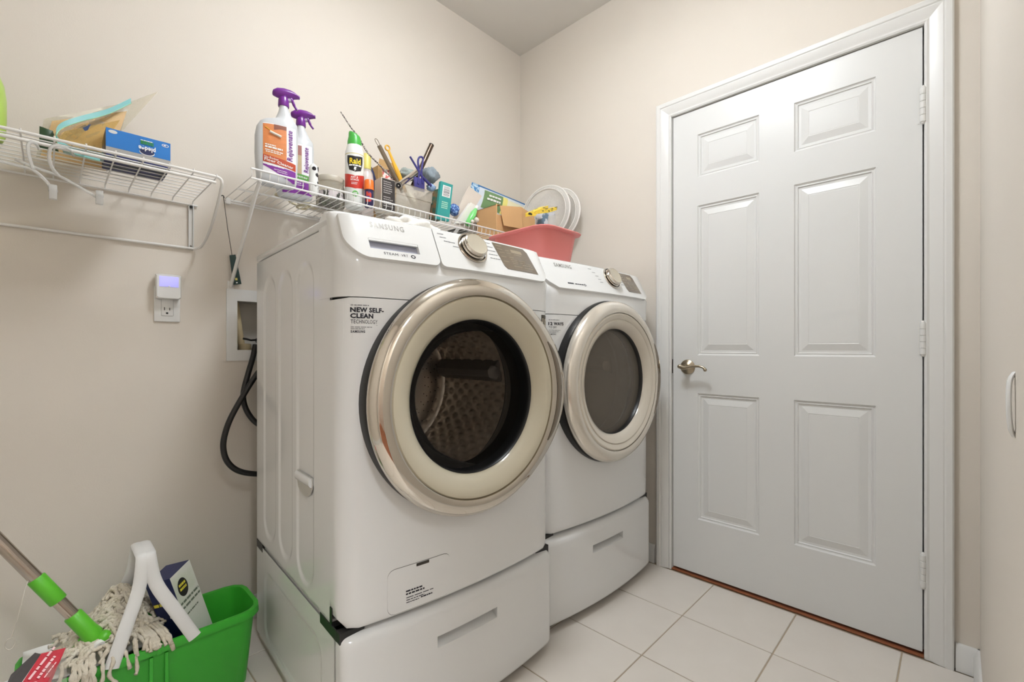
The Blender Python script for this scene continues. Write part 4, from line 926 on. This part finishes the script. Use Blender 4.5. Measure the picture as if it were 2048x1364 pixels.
# slanted pale folder
solo(plate([PY(903, 445, -.2), PY(928, 452, -.2), PY(964, 392, -.2), PY(938, 372, -.2)], (0, .006, 0)), 'paper_sleeve', mat('pale sleeve', (220, 210, 198), .5, var=.04), 'pale paper sleeve leaning to the right behind the green bottle', 'sleeve', PY(915, 448, -.2), 0)
solo(plate([PY(912, 447, -.24), PY(938, 446, -.24), PY(954, 412, -.24), PY(942, 405, -.24)], (0, .02, 0)), 'white_carton', mat('white carton', (236, 232, 224), .5), 'small white carton tilted against the pale sleeve', 'box', PY(925, 447, -.24), 0)
solo(MB().b2(V((PY(914, 454, -.27).x, -.27, DK)), V((PY(940, 446, -.27).x, -.2, DK + .006)), .001), 'dark_slit_slab', mat('dark slit grey', (70, 68, 60), .5, var=.3, vs=50), 'flat dark slab standing in for the slit under the tilted white carton', 'tray', PY(925, 456, -.24), 0)  # made-up slab, drawn where a dark slit shows below the carton
# green bottle lying tilted
o = thing('green_bottle', 'small bright green bottle tilted against the cardboard box', 'bottle', tuple(PY(938, 452, -.26)))
a, b_ = PY(935, 450, -.26), PY(952, 418, -.26); a.z = max(a.z, DK + .012)
MB().tube([a, lerp(a, b_, .05), lerp(a, b_, .7), lerp(a, b_, .9), b_], [.011, .015, .015, .010, .007], 14).build('body', mat('bright green plastic', (92, 200, 92), .3, rgb2=(150, 226, 150), vs=30), o, 60)
MB().tube([b_, b_ + (b_ - a).normalized() * .016], .008, 12).build('cap', PAPW, o, 50)
solo(MB().ball(PY(953, 440, -.285), .012, 8).ball(PY(945, 443, -.287), .009, 8), 'bottle_stopper', mat('milky plastic', (226, 216, 204), .3), 'small milky white plastic stopper beside the cardboard box', 'stopper', PY(950, 450, -.285), 60)
# wipes bag
c4 = [PY(932, 412, -.13), PY(1050, 452, -.13), PY(1060, 412, -.10), PY(944, 364, -.10)]
o = thing('wipes_bag', 'blue edged plastic bag of wipes leaning behind the cardboard box', 'bag', tuple(PY(990, 440, -.13)))
pillow(c4, .018, 10).build('bag', mat('pale blue film', (196, 212, 226), .25, rgb2=(232, 236, 240), vs=12), o, 180)
def qs(u, v, lift=.004):
    p = lerp(lerp(c4[0], c4[1], u), lerp(c4[3], c4[2], u), v); h = (1 - abs(2 * u - 1) ** 2) * (1 - abs(2 * v - 1) ** 2)
    n_ = (c4[1] - c4[0]).cross(c4[3] - c4[0]).normalized(); return p + n_ * ((.018 * h) + lift * .3)
def bagp(u0, u1, v0, v1, n, m, k=1): return MB().grid([[qs(lerp(u0, u1, i / 6), lerp(v0, v1, j / 4), .0012 * k + .0008) for j in range(5)] for i in range(7)]).build(n, m, o, 180)
BLUE = mat('deep blue print', (28, 108, 168), .35)
bagp(.0, 1, .93, 1.0, 'blue_edge', BLUE); bagp(0, .12, .35, .99, 'blue_end', mat('blue lettering field', (40, 120, 180), .35, rgb2=(190, 216, 232), vs=60, ramp=(.5, .56)))
gp = bagp(.2, .5, .12, .86, 'green_panel', mat('sage green print', (112, 146, 98), .4)); bagp(.5, .58, .1, .86, 'yellow_stripe', mat('pale yellow print', (236, 226, 130), .4)); bagp(.58, .95, .1, .8, 'cream_panel', mat('cream print', (238, 232, 196), .4))
bars([(.27, .46, .62, .08), (.25, .46, .46, .08)], PAPW, gp, lambda x, z: qs(x, z, .012))
# cardboard box with open flap
yF = -.285; xl = PY(993, 430, yF).x; xr = PY(1070, 430, yF).x; zt_ = PY(993, 407, yF).z; yb_ = PX(953, 440, xl).y
o = thing('cardboard_box', 'open brown cardboard box with a torn flap hanging over its front', 'box', ((xl + xr) / 2, -.23, DK))
CB = mat('brown cardboard', (210, 166, 116), .8, var=.06, vs=10, bump=.15, bs=150)
for a, b_, n in (((xl, yF, DK), (xr, yF + .003, zt_ - .05), 'front_wall'), ((xl, yF, DK), (xl + .003, yb_, zt_ - .004), 'left_wall'), ((xr - .003, yF, DK), (xr, yb_, zt_ - .02), 'right_wall'), ((xl, yb_ - .003, DK), (xr, yb_, zt_ - .02), 'back_wall'), ((xl, yF, DK), (xr, yb_, DK + .003), 'bottom')):
    MB().b2(a, b_).build(n, CB, o, 0)
MB().tube([(xl - .001, yF - .001, DK), (xl - .001, yF - .001, zt_ - .002)], .0035, 6).build('corner_fold', CB, o, 0)
f4 = [PY(1000, 411, yF - .006), PY(1042, 414, yF - .008), PY(1046, 458, yF - .024), PY(1008, 451, yF - .02)]
plate(f4, (0, .003, 0)).build('flap', CB, o, 0)
f4 = [PY(1042, 414, yF - .006), PY(1068, 430, yF - .006), PY(1070, 462, yF - .004), PY(1047, 462, yF - .012)]
plate(f4, (0, .003, 0)).build('flap', CB, o, 0)
plate([(xl, yF, zt_ - .006), (xl, yb_, zt_ - .006), (xl + .04, yb_, zt_ + .003), (xl + .04, yF + .01, zt_ + .003)], (0, 0, .002)).build('flap', CB, o, 0)
# ---- pink basin on the dryer, with packets and mesh covers
TZ = 1.3165; RZ = 1.468
o = thing('pink_basin', 'pink plastic basin standing on top of the dryer', 'basin', (-.52, -.6, TZ))
PINK = mat('salmon pink plastic', (216, 122, 116), .35, var=.03)
rx = lambda g, z: rect(-.665 + g, -.415 - g, -.755 + g, -.43 - g, z, .055 - g * .3)
MB().loft([rx(.035, TZ), rx(.030, TZ + .004), rx(.008, RZ - .006), rx(.0, RZ - .004), rx(-.008, RZ - .004), rx(-.011, RZ), rx(-.008, RZ + .004), rx(.004, RZ + .002), rx(.012, RZ - .008), rx(.033, TZ + .006)], cap=False).add(rx(.035, TZ), [tuple(range(16))]).add(rx(.033, TZ + .006), [tuple(range(16))]).build('tub', PINK, o, 50)
solo(pillow([V((PY(1066, 452, -.5).x, -.5, TZ + .01)), V((PY(1106, 446, -.5).x, -.5, TZ + .01)), PY(1110, 424, -.5), PY(1072, 428, -.5)], .016, 8, wob=.002), 'snack_packet', mat('silver blue print', (206, 208, 212), .3, rgb2=(96, 120, 140), vs=30, ramp=(.5, .56)), 'silver and blue packet standing in the pink basin', 'packet', (PY(1088, 455, -.5).x, -.5, TZ + .01), 180)
for k, (u0, v0, u1, v1, y_) in enumerate(((1068, 431, 1096, 419, -.57), (1082, 430, 1114, 420, -.46))):
    a, b_ = PY(u0, v0, y_), PY(u1, v1, y_)
    c4 = [a, b_, b_ + V((.002, .0, .018)), a + V((0, 0, .016))]
    solo(plate(c4, (0, .05, .004)), 'yellow_carton', mat('yellow black print', (238, 206, 66), .45, rgb2=(44, 40, 26), vs=55, ramp=(.56, .6)), ['yellow and black carton at the left in the pink basin', 'yellow and black carton leaning against the mesh covers'][k], 'box', a, 0, group='yellow cartons in the basin')
solo(pillow([V((PY(1092, 456, -.55).x, -.55, TZ + .01)), V((PY(1110, 450, -.55).x, -.55, TZ + .01)), PY(1112, 430, -.55), PY(1096, 432, -.55)], .008, 6), 'clear_packet', clear('clear film', (240, 240, 238), (232, 230, 224), .5, .2), 'clear plastic packet at the right in the pink basin', 'packet', (PY(1100, 455, -.55).x, -.55, TZ + .01), 180)
MESH = clear('white net', (246, 246, 244), (226, 222, 216), .62, .6)
RIMW = mat('white net rim', (236, 232, 226), .5)
for k, (cy_, cz_, r, x_, lb) in enumerate(((-.305, 1.711, .152, -.130, 'round white mesh cover leaning in front beside the yellow cartons'), (-.335, 1.706, .147, -.078, 'round white mesh cover behind another one against the wall'))):
    o = thing('mesh_cover', lb, 'mesh cover', (x_, cy_, cz_ - r), group='round mesh covers')
    bt = basis((x_, cy_, cz_), (.12, -1, 0), (.10, 0, 1))
    MB().tube([tuple(bt @ V((r * math.cos(q), r * math.sin(q), 0))) for q in [2 * PI * j / 56 for j in range(56)]], .0045, 8, closed=True).build('rim', RIMW, o, 60)
    MB().lathe([(r, .0), (r * .97, .006), (r * .9, .010), (r * .88, .010), (r * .86, .006), (r * .5, .018), (.001, .022)], 56, bt).build('net', MESH, o, 180)
    MB().tube([tuple(bt @ V((r * .87 * math.cos(q), r * .87 * math.sin(q), .009))) for q in [2 * PI * j / 56 for j in range(56)]], .0022, 6, closed=True).build('seam', RIMW, o, 60)
# white rag on the washer
mb = blob((-1.25, -.752, 1.346), (.075, .035, .026), 21, 14, .3)
solo(mb, 'white_rag', mat('white cotton', (238, 234, 226), .95, bump=.5, bs=120, var=.03), 'crumpled white rag lying on top of the washing machine', 'rag', (-1.25, -.765, 1.317), 180)
# coiled cord and folded bag seen through the shelf
CREAM = mat('cream cord', (214, 204, 176), .6, var=.1)
mb = MB(); random.seed(5); pts = []
for k in range(46):
    a = k * .62; r_ = .030 + .012 * math.sin(k * .9); pts.append((-1.315 + .045 * math.sin(k * .13) + r_ * math.cos(a), -.085 + r_ * .9 * math.sin(a), DK + .006 + .0006 * k))
solo(mb.tube(spline(pts, 4), .0042, 8), 'coiled_cord', CREAM, 'cream cord coiled on the shelf behind the spray bottles', 'cord', (-1.31, -.085, DK), 60)
solo(pillow([(-1.26, -.14, DK + .016), (-1.15, -.12, DK + .016), (-1.14, -.02, DK + .018), (-1.25, -.02, DK + .018)], .015, 8, wob=.003, seed=4), 'folded_bag', mat('pale plastic bag', (214, 206, 194), .4, var=.08), 'pale folded plastic bag lying on the shelf behind the jar', 'bag', (-1.2, -.08, DK), 180)
# ================================================================== LEFT SHELF
LD = LZ + .0042
# blue carton lying upside down
x0, x1, y0, y1, zt_ = -1.874, -1.737, -.285, -.155, 1.578
y0 = -.278
o = thing('blue_carton', 'blue cleaning wipes carton lying upside down on the left shelf', 'box', ((x0 + x1) / 2, -.21, LD))
zs_ = PY(270, 322, y0).z
bx = MB().b2((x0, y0, LD), (x1, y1, zt_), .0008).build('carton', mat('navy carton', (30, 38, 92), .45, rgb2=(52, 60, 70), vs=24, ramp=(.5, .56)), o, 0)
fr_ = lambda x, z, k=1: V((x, y0 - .0005 * k, z))
MB().add([fr_(x0, 1.529), fr_(x1, 1.529), fr_(x1, zt_), fr_(x0, zt_)], [(0, 1, 2, 3)]).build('blue_panel', mat('bright blue print', (24, 116, 196), .4), o, 0)
MB().add([fr_(x0, 1.514), fr_(x1, 1.514), fr_(x1, 1.5295), fr_(x0, 1.5295)], [(0, 1, 2, 3)]).build('grey_band', mat('grey print', (168, 166, 162), .45), o, 0)
def disc(cx, cz, rx_, rz_, k, m, n='mark'): return MB().add([fr_(cx + rx_ * math.cos(a), cz + rz_ * math.sin(a), k) for a in [2 * PI * j / 24 for j in range(24)]], [tuple(range(24))]).build(n, m, o, 0)
xm = x0 + .62 * (x1 - x0)
disc(x0 + .014, 1.57, .009, .0045, 2, mat('silver seal', (206, 210, 212), .3, .5), 'seal'); disc(x1 - .012, 1.568, .008, .0042, 2, PAPW, 'ring_mark'); disc(x1 - .012, 1.568, .0062, .003, 3, mat('bright blue print', (0, 0, 0)), 'ring_mark'); disc(x1 - .013, 1.568, .003, .0018, 4, PAPW, 'ring_mark')
disc(xm, 1.5365, .0165, .0085, 2, PAPW, 'logo_arc'); disc(xm, 1.5385, .0155, .0085, 3, mat('navy print', (22, 34, 84), .45), 'logo_field')
text('pledge', PAPW, o, fr_(xm + .0185, 1.551, 4), (-1, 0, 0), (0, 0, -1), .0125, .037, bold=.03, lift=.0005, name='logo_lettering')
bars([(xm - .014, xm + .014, 1.5575 + .0032 * q, .0026) for q in range(3)], mat('green print', (40, 140, 52), .5), o, lambda x, z: fr_(x, z, 4), 'green_flourish')
bars([(xm - .014, xm + .012, 1.5668, .002)], PAPW, o, lambda x, z: fr_(x, z, 4))
# plastic pouch of dried food
o = thing('zip_pouch', 'clear zip pouch with teal seal lying open beside the blue carton', 'pouch', tuple(PY(160, 300, -.2)))
PCL = clear('pouch film', (248, 246, 240), (232, 226, 212), .32, .25, 1.15)
Y_ = lambda u, v, y=-.2: PY(u, v, y)
def low(u, v, y): p = PY(u, v, y); p.z = LD + .004; return p
pillow([low(72, 268, -.12), low(215, 300, -.12), Y_(262, 203, -.1), Y_(88, 238, -.1)], .03, 14, wob=.004).build('film', PCL, o, 180)
pillow([low(80, 268, -.125), low(212, 300, -.125), Y_(254, 222, -.115), Y_(104, 242, -.115)], .022, 14, wob=.006).build('contents', mat('tan dried slices', (230, 194, 150), .7, rgb2=(204, 172, 116), vs=14, bump=.4), o, 180)
plate([Y_(235, 272, -.11), Y_(258, 205, -.1), Y_(316, 183, -.1)], (0, .0008, 0)).build('film_corner', PCL, o, 0)
pillow([low(78, 262, -.2), low(118, 280, -.2), Y_(106, 262, -.2), Y_(79, 252, -.2)], .006, 4).build('green_base', mat('dark green film', (46, 74, 44), .4), o, 180)
TL_ = mat('teal zip band', (108, 176, 182), .3, rgb2=(150, 204, 198), vs=8)
bandp = spline([Y_(200, 322, -.27), Y_(150, 308, -.27), Y_(120, 291, -.265), Y_(112, 272, -.25), Y_(124, 256, -.22), Y_(160, 243, -.19), Y_(215, 228, -.16), Y_(262, 206, -.13)], 6)
MB().grid([[p + V((0, -.002, .0)), p + V((0, .004, .016))] for p in bandp]).grid([[p + V((0, -.001, -.001)), p + V((0, .005, .015))] for p in bandp]).build('zip_band', TL_, o, 180)
MB().tube(bandp, .0016, 6).build('zip_edge', mat('pale green edge', (168, 226, 196), .35), o, 180)
lo4 = [low(118, 290, -.275), low(208, 322, -.28), low(212, 316, -.2), low(128, 284, -.2)]
pillow(lo4, .004, 6).build('lower_lip', clear('pale teal film', (226, 244, 244), (176, 214, 216), .6, .25), o, 180)
pillow([Y_(112, 284, -.255), Y_(200, 300, -.25), Y_(240, 240, -.2), Y_(130, 262, -.22)], .003, 6).build('inner_lining', clear('amber film', (244, 234, 206), (206, 180, 124), .34, .3), o, 180)
plate([Y_(165, 256, -.262), Y_(182, 248, -.262), Y_(176, 260, -.262), Y_(170, 262, -.262)], (0, .0006, 0)).build('print_mark', mat('navy mark', (30, 62, 110), .5), o, 0)
# green bag at the left edge
c0 = PY(14, 232, -.2); c0.x -= .052; c0.z = LD
mb = MB(); prof = [(.0, 0), (.046, 0), (.050, .01), (.052, .05), (.052, .10), (.048, .135), (.038, .165), (.022, .19), (.012, .21)]
o = thing('green_bottle', 'bright green rounded bottle at the far left of the left shelf', 'bottle', tuple(c0))
MB().lathe(prof, 28, M.Translation(c0)).build('body', mat('lime plastic', (158, 200, 70), .3, rgb2=(196, 220, 120), vs=12), o, 60)
MB().lathe([(.013, .208), (.013, .23), (.011, .233), (0, .233)], 20, M.Translation(c0)).build('cap', PAPW, o, 50)
# clear hangers hooked on the front rail
HNG = clear('clear hanger plastic', (248, 248, 247), (232, 231, 228), .42, .15, 1.2)
def hanger(hook_px, arm_px, clip_px, y, label):
    o = thing('clip_hanger', label, 'hanger', tuple(PY(*hook_px[0], y)), group='clear plastic hangers on the left shelf')
    MB().tube(spline([PY(u, v, y + dy) for (u, v), dy in zip(hook_px, [.02, .006, -.004, -.006, -.006, -.006, -.004])], 6), .0036, 10, flat=.7).build('hook', HNG, o, 60)
    MB().tube(spline([PY(u, v, y - .004) for u, v in arm_px], 6), .0034, 10, flat=.6).build('arm', HNG, o, 60)
    a = PY(*clip_px, y - .004); c_ = MB()
    c_.box(a + V((0, -.005, .002)), (.014, .003, .034), .001).box(a + V((0, .005, .002)), (.014, .003, .034), .001).box(a + V((0, 0, .006)), (.016, .012, .008), .002)
    c_.build('clip', HNG, o, 30)
hanger([(148, 312), (140, 300), (124, 292), (104, 293), (98, 312), (104, 335), (118, 352)], [(30, 318), (70, 335), (118, 352), (160, 375), (200, 398)], (199, 397), -.322, 'clear clip hanger with its hook over the rail in front of the zip pouch')
hanger([(78, 298), (72, 288), (62, 284), (56, 292), (58, 310), (62, 325), (66, 338)], [(0, 322), (30, 330), (66, 340), (92, 362), (104, 382)], (106, 386), -.335, 'clear clip hanger with its hook over the rail nearest the left edge')

# ================================================================== FLOOR: BUCKET AND MOP
RB = .232; bx0, bx1, by0, by1 = -2.035, -1.532, -.395, -.185
GREEN = mat('green bucket plastic', (58, 172, 48), .35, var=.04)
o = thing('mop_bucket', 'bright green twin compartment mop bucket with white handles', 'bucket', ((bx0 + bx1) / 2, -.29, 0))
def br(g, z, r=.05): return rect(bx0 + g, bx1 - g, by0 + g, by1 - g, z, max(.01, r - g * .4))
MB().loft([br(.034, .0), br(.028, .006), br(.010, RB - .03), br(.008, RB - .024), br(.0, RB - .024), br(-.002, RB - .018), br(-.001, RB - .002), br(.004, RB), br(.010, RB - .002), br(.012, RB - .012), br(.034, .012)], cap=False).add(br(.034, 0), [tuple(range(16))]).add(br(.034, .012), [tuple(range(16))]).build('shell', GREEN, o, 40)
xm = -1.778
MB().b2((xm - .002, by0 + .018, .012), (xm + .002, by1 - .018, RB - .014)).build('divider', GREEN, o, 0)
for x in (xm - .02, xm + .012): MB().b2((x, by0 + .004, .03), (x + .008, by0 + .02, RB - .03), .001).build('front_rib', GREEN, o, 0)
MB().b2((xm - .0045, by0 - .0025, RB - .025), (xm + .0045, by0 + .0015, RB + .0008), .001).build('rim_joint', GREEN, o, 30)
# white wringer tray over the left compartment
tr = MB(); P = []
for i in range(17):
    u = i / 16; row = []
    for j in range(13):
        v = j / 12; x = lerp(bx0 + .012, xm - .012, u); y = lerp(by0 + .014, by1 - .014, v)
        q = ((2 * u - 1) ** 2 * .5 + (2 * v - 1) ** 4 * .5)
        row.append((x, y, RB + .006 - .030 * (1 - min(1, q * 1.4)) + .022 * max(0, 1 - u * 4) * (1 - (2 * v - 1) ** 2)))
    P.append(row)
tr.grid(P).grid([[(x, y, z - .003) for x, y, z in r] for r in P]).build('wringer_tray', mat('white tray plastic', (230, 229, 224), .4), o, 180)
# two folding handles meeting at the top
WHP = mat('white handle plastic', (222, 221, 218), .45, var=.02)
def bail(xf, xt, yf_, yb_):
    foot, knee, top = V((xf, 0, RB - .014)), V((lerp(xf, xt, .86), 0, .375)), V((xt, 0, .455))
    def side(y0, y1): return [V((foot.x, y0, foot.z)), V((lerp(foot.x, knee.x, .5), lerp(y0, y1, .35), lerp(foot.z, knee.z, .5))), V((knee.x, lerp(y0, y1, .8), knee.z)), V((top.x, y1, top.z - .012)), V((top.x, y1 + (.012 if y1 < -.29 else -.012), top.z))]
    a = spline(side(yf_, -.345), 5); b_ = spline(side(yb_, -.235), 5)[::-1]
    return MB().tube(a + b_, .0152, 12, flat=.40, up=(1, 0, 0))
bail(-1.872, -1.806, by0 - .003, by1 + .003).build('handle', WHP, o, 50)
bail(-1.702, -1.792, by0 - .003, by1 + .003).build('handle', WHP, o, 50)
# navy and white carton in the right compartment
o = thing('cleaner_carton', 'navy and white cleaner carton standing in the green bucket', 'box', (-1.70, -.29, .012))
T_ = rotm((-1.735, -.29, .335), -42, rx=8, ry=-13)
cx_, cy2, cz2 = .066, .088, .26
MB().box((0, 0, -.117), (cx_ * 1.0, cy2, .31), .001, m=T_).build('carton', mat('navy print', (26, 30, 70), .4), o, 0)
NV = lambda x, y, z: tuple(T_ @ V((x, y, z)))
hx = cx_ / 2 + .0006
wf = MB().add([NV(hx, -cy2 / 2, -.24), NV(hx, cy2 / 2, -.24), NV(hx, cy2 / 2, .038), NV(hx, -cy2 / 2, .038)], [(0, 1, 2, 3)]).build('white_face', mat('white green print', (226, 228, 218), .45, rgb2=(176, 200, 150), vs=7, ramp=(.5, .8)), o, 0)
hy = -cy2 / 2 - .0006
wx = T_.to_3x3()
bars([(-.03, .026, -.035, .009)], mat('yellow ink', (226, 216, 70), .5), o, lambda x, z: V(NV(x, hy - .0004, z)), 'yellow_print')
bars([(.0, .03, -.066, .006), (.0, .03, -.076, .006)], PAPW, o, lambda x, z: V(NV(x, hy - .0004, z)), 'white_print')
MB().add([NV(hx + .0006, -.012 + .02 * math.cos(a), -.01 + .026 * math.sin(a)) for a in [2 * PI * k / 24 for k in range(24)]], [tuple(range(24))]).build('oval_badge', mat('black badge', (26, 28, 26), .4), wf, 0)
bars([(-.026, .002, -.004, .007), (-.026, .002, -.016, .007)], mat('yellow ink', (0, 0, 0)), wf, lambda x, z: V(NV(hx + .0012, x, z)), 'badge_print')
bars([(-.04, .04, -.05 - .014 * k, .006) for k in range(2)] + [(-.03, .02, -.085, .004)], mat('grey green ink', (110, 122, 104), .6), wf, lambda x, z: V(NV(hx + .0012, x, z)))
# mop
J = V((-1.900, -.318, .276)); far = PY(0, 1085, -.268); dv = (far - J).normalized(); L_ = 1.26
o = thing('mop', 'string mop with steel pole and green joint resting on the bucket', 'mop', tuple(J))
POLE = mat('polished steel pole', (188, 178, 168), .14, 1, var=.05)
MB().tube([J + dv * .045, J + dv * L_], .0135, 20).build('pole', POLE, o, 60)
MB().tube([J + dv * (L_ - .11), J + dv * (L_ - .1), J + dv * L_], [.0155, .0165, .0165], 18).build('grip', GREEN, o, 50)
GR2 = mat('green mop plastic', (92, 186, 44), .35, var=.03)
t0 = (PY(96, 1186, -.29) - J).dot(dv)
MB().tube([J + dv * (t0 - .03), J + dv * (t0 - .028), J + dv * (t0 + .045), J + dv * (t0 + .047)], [.0165, .0175, .0175, .0165], 20).build('sleeve', GR2, o, 40)
jt = MB().tube([J + dv * .075, J + dv * .073, J + dv * .02, J + dv * .004, J - dv * .01], [.0165, .018, .0185, .021, .019], 18).build('joint', GR2, o, 40)
sx = dv.cross(V((0, 1, 0))).normalized()
MB().tube([J + V((.022, -.012, -.006)), J + V((-.03, .02, -.02))], .016, 14).ball(J + V((.020, -.014, -.006)), .016, 8).build('joint_yoke', GR2, jt, 60)
MB().tube([J + V((.008, -.026, -.012)), J + V((.010, -.038, -.014))], .0105, 14).build('pivot_pin', PAPW, jt, 40)
MB().tube([J + V((.010, -.038, -.014)), J + V((.0101, -.0386, -.0141))], .0045, 12).build('pin_hole', BLACK, jt, 40)
c_ = J + dv * (t0 + .06)
lpx = [PY(52, 1172, -.30), PY(46, 1195, -.312), PY(34, 1240, -.315), PY(22, 1278, -.315)]
MB().tube(spline([c_] + lpx, 6), .0011, 6).tube([PY(20, 1288, -.315) + V((math.cos(q) * .008, 0, math.sin(q) * .013)) for q in [2 * PI * k / 18 for k in range(18)]], .0012, 6, closed=True).build('hanging_cord', mat('white cord', (206, 198, 186), .7), o, 60)
# yarn strands
YARN = mat('cotton yarn', (232, 226, 212), .95, rgb2=(196, 182, 156), vs=45, bump=1, bs=420)
rnd = random.Random(3); yb = MB()
def strand(p0, dirx, diry, n, zf, r):
    pts = [V(p0)]; a = math.atan2(diry, dirx); p = V(p0)
    for k in range(n):
        a += rnd.uniform(-.85, .85); st = rnd.uniform(.009, .013); p = p + V((math.cos(a) * st, math.sin(a) * st, 0)); p.z = zf(p.x, p.y) + rnd.uniform(0, .007); pts.append(p.copy())
    yb.tube(spline(pts, 3), [r * (1 + .22 * math.sin(i * 1.9 + p0[0] * 900)) for i in range((len(pts) - 1) * 3 + 1)], 7)
def hump(x, y):
    d1 = math.exp(-(((x + 1.838) / .06) ** 2 + ((y + .245) / .07) ** 2)) * .095; d2 = math.exp(-(((x + 1.93) / .06) ** 2 + ((y + .30) / .08) ** 2)) * .012
    z = RB + .006 + d1 + d2
    if y < by0 + .004: z = max(RB - .055, RB + .006 - (by0 + .004 - y) * 5.5)
    return z
for layer in range(6):
    for k in range(34):
        sx_ = rnd.uniform(-1.945, -1.80); sy_ = rnd.uniform(-.36, -.20); tx = 1 if rnd.random() < .65 else -1
        zf = (lambda L: (lambda x, y: hump(x, y) + L * .0042 * max(.1, 1 - abs(x + 1.86) / .13)))(layer)
        strand((sx_, sy_, zf(sx_, sy_)), tx * rnd.uniform(.4, 1), rnd.uniform(-.9, .5), rnd.randint(4, 7), zf, rnd.uniform(.0040, .0054))
for k in range(15):     # ends falling over the front rim
    sx_ = rnd.gauss(-1.915, .017); zf = lambda x, y: hump(x, y) + .006
    pts = [V((sx_, by0 + .035, hump(sx_, by0 + .035) + .008)), V((sx_ + rnd.uniform(-.004, .004), by0 + .006, RB + .014)), V((sx_ + rnd.uniform(-.006, .006), by0 - .008, RB + .002)), V((sx_ + rnd.uniform(-.012, .008), by0 - rnd.uniform(.009, .016), RB - rnd.uniform(.02, .03))), V((sx_ + rnd.uniform(-.015, .01), by0 - rnd.uniform(.008, .018), RB - rnd.uniform(.04, .07)))]
    yb.tube(spline(pts, 4), [.0042 * (1 + .2 * math.sin(i * 1.7)) for i in range(17)], 7)
for k in range(16):
    sx_ = rnd.gauss(-1.782, .012); pts = [V((sx_ - .02, -.33, RB + .03)), V((sx_ - .008, by0 + .03, RB + .022)), V((sx_, by0 + .006, RB + .010)), V((sx_ + rnd.uniform(-.004, .01), by0 - .008, RB - rnd.uniform(0, .008)))]
    yb.tube(spline(pts, 4), [.0042 * (1 + .2 * math.sin(i * 1.7)) for i in range(13)], 7)
yb.build('yarn_head', YARN, o, 180, kind='stuff')
# bagged rug in the corner of the picture
cc = [PY(-60, 1345, -.50), PY(55, 1300, -.47)]
o = thing('packaged_cloth', 'brown plush cloth in a clear bag with red header card', 'package', (-2.03, -.47, 0))
zt_ = .255
PLU = mat('brown grey plush', (140, 124, 112), .95, rgb2=(104, 92, 84), vs=120, bump=1, bs=300)
mb = MB(); rings = []
for z, k in ((.002, .85), (.03, 1), (.12, 1.02), (.19, 1), (.225, .92), (.238, .7), (.243, .3)):
    rings.append([(-2.035 + .075 * k * math.cos(q), -.475 + .055 * k * math.sin(q), z + .004 * math.sin(3 * q)) for q in [2 * PI * j / 28 for j in range(28)]])
mb.loft(rings).build('plush', PLU, o, 60)
def RP(u, v, t=0): p = PY(u, v, -.47 - .10 * (v - 1290) / 110); return p + V((0, -t, 0))
hd = [RP(131, 1296), RP(82, 1308), RP(40, 1372), RP(10, 1418), RP(62, 1425), RP(100, 1368)]
plate(hd, (.0006, .0012, .0)).build('header_card', mat('crimson card', (188, 38, 54), .4, var=.04), o, 0)
plate([RP(82, 1309, -.001), RP(70, 1306, -.001), RP(22, 1350, -.001), RP(12, 1372, -.001), RP(38, 1373, -.001)], (0, .001, 0)).build('dark_card', mat('charcoal card', (62, 56, 54), .6, var=.2, vs=120), o, 0)
pillow([RP(60, 1425, -.012), RP(135, 1420, -.012), RP(133, 1296, -.008), RP(72, 1312, -.008)], .006, 6).build('film', clear('bag film', (246, 244, 240), (220, 214, 206), .16, .15, 1.15), o, 180)
pa, pb = RP(56, 1364, .002), RP(97, 1312, .002); xd = (pb - pa).normalized(); nrm = (hd[1] - hd[0]).cross(hd[2] - hd[0]).normalized()
if nrm.y > 0: nrm = -nrm
yd = nrm.cross(xd)
def onp(p): return p
pr = mat('pink white ink', (240, 196, 198), .6)
bars([(.004, .078, .0, .004), (.010, .06, -.012, .0045), (.014, .05, -.02, .002), (-.03, -.008, .006, .004), (-.03, -.01, -.002, .004)], pr, o, lambda x, z: pa + xd * x + yd * z + nrm * .0024, 'card_print')
MB().add([pa + xd * (-.006 + .009 * math.cos(a)) + yd * (-.012 + .006 * math.sin(a)) + nrm * .003 for a in [2 * PI * k / 20 for k in range(20)]], [tuple(range(20))]).build('badge', pr, o, 0)
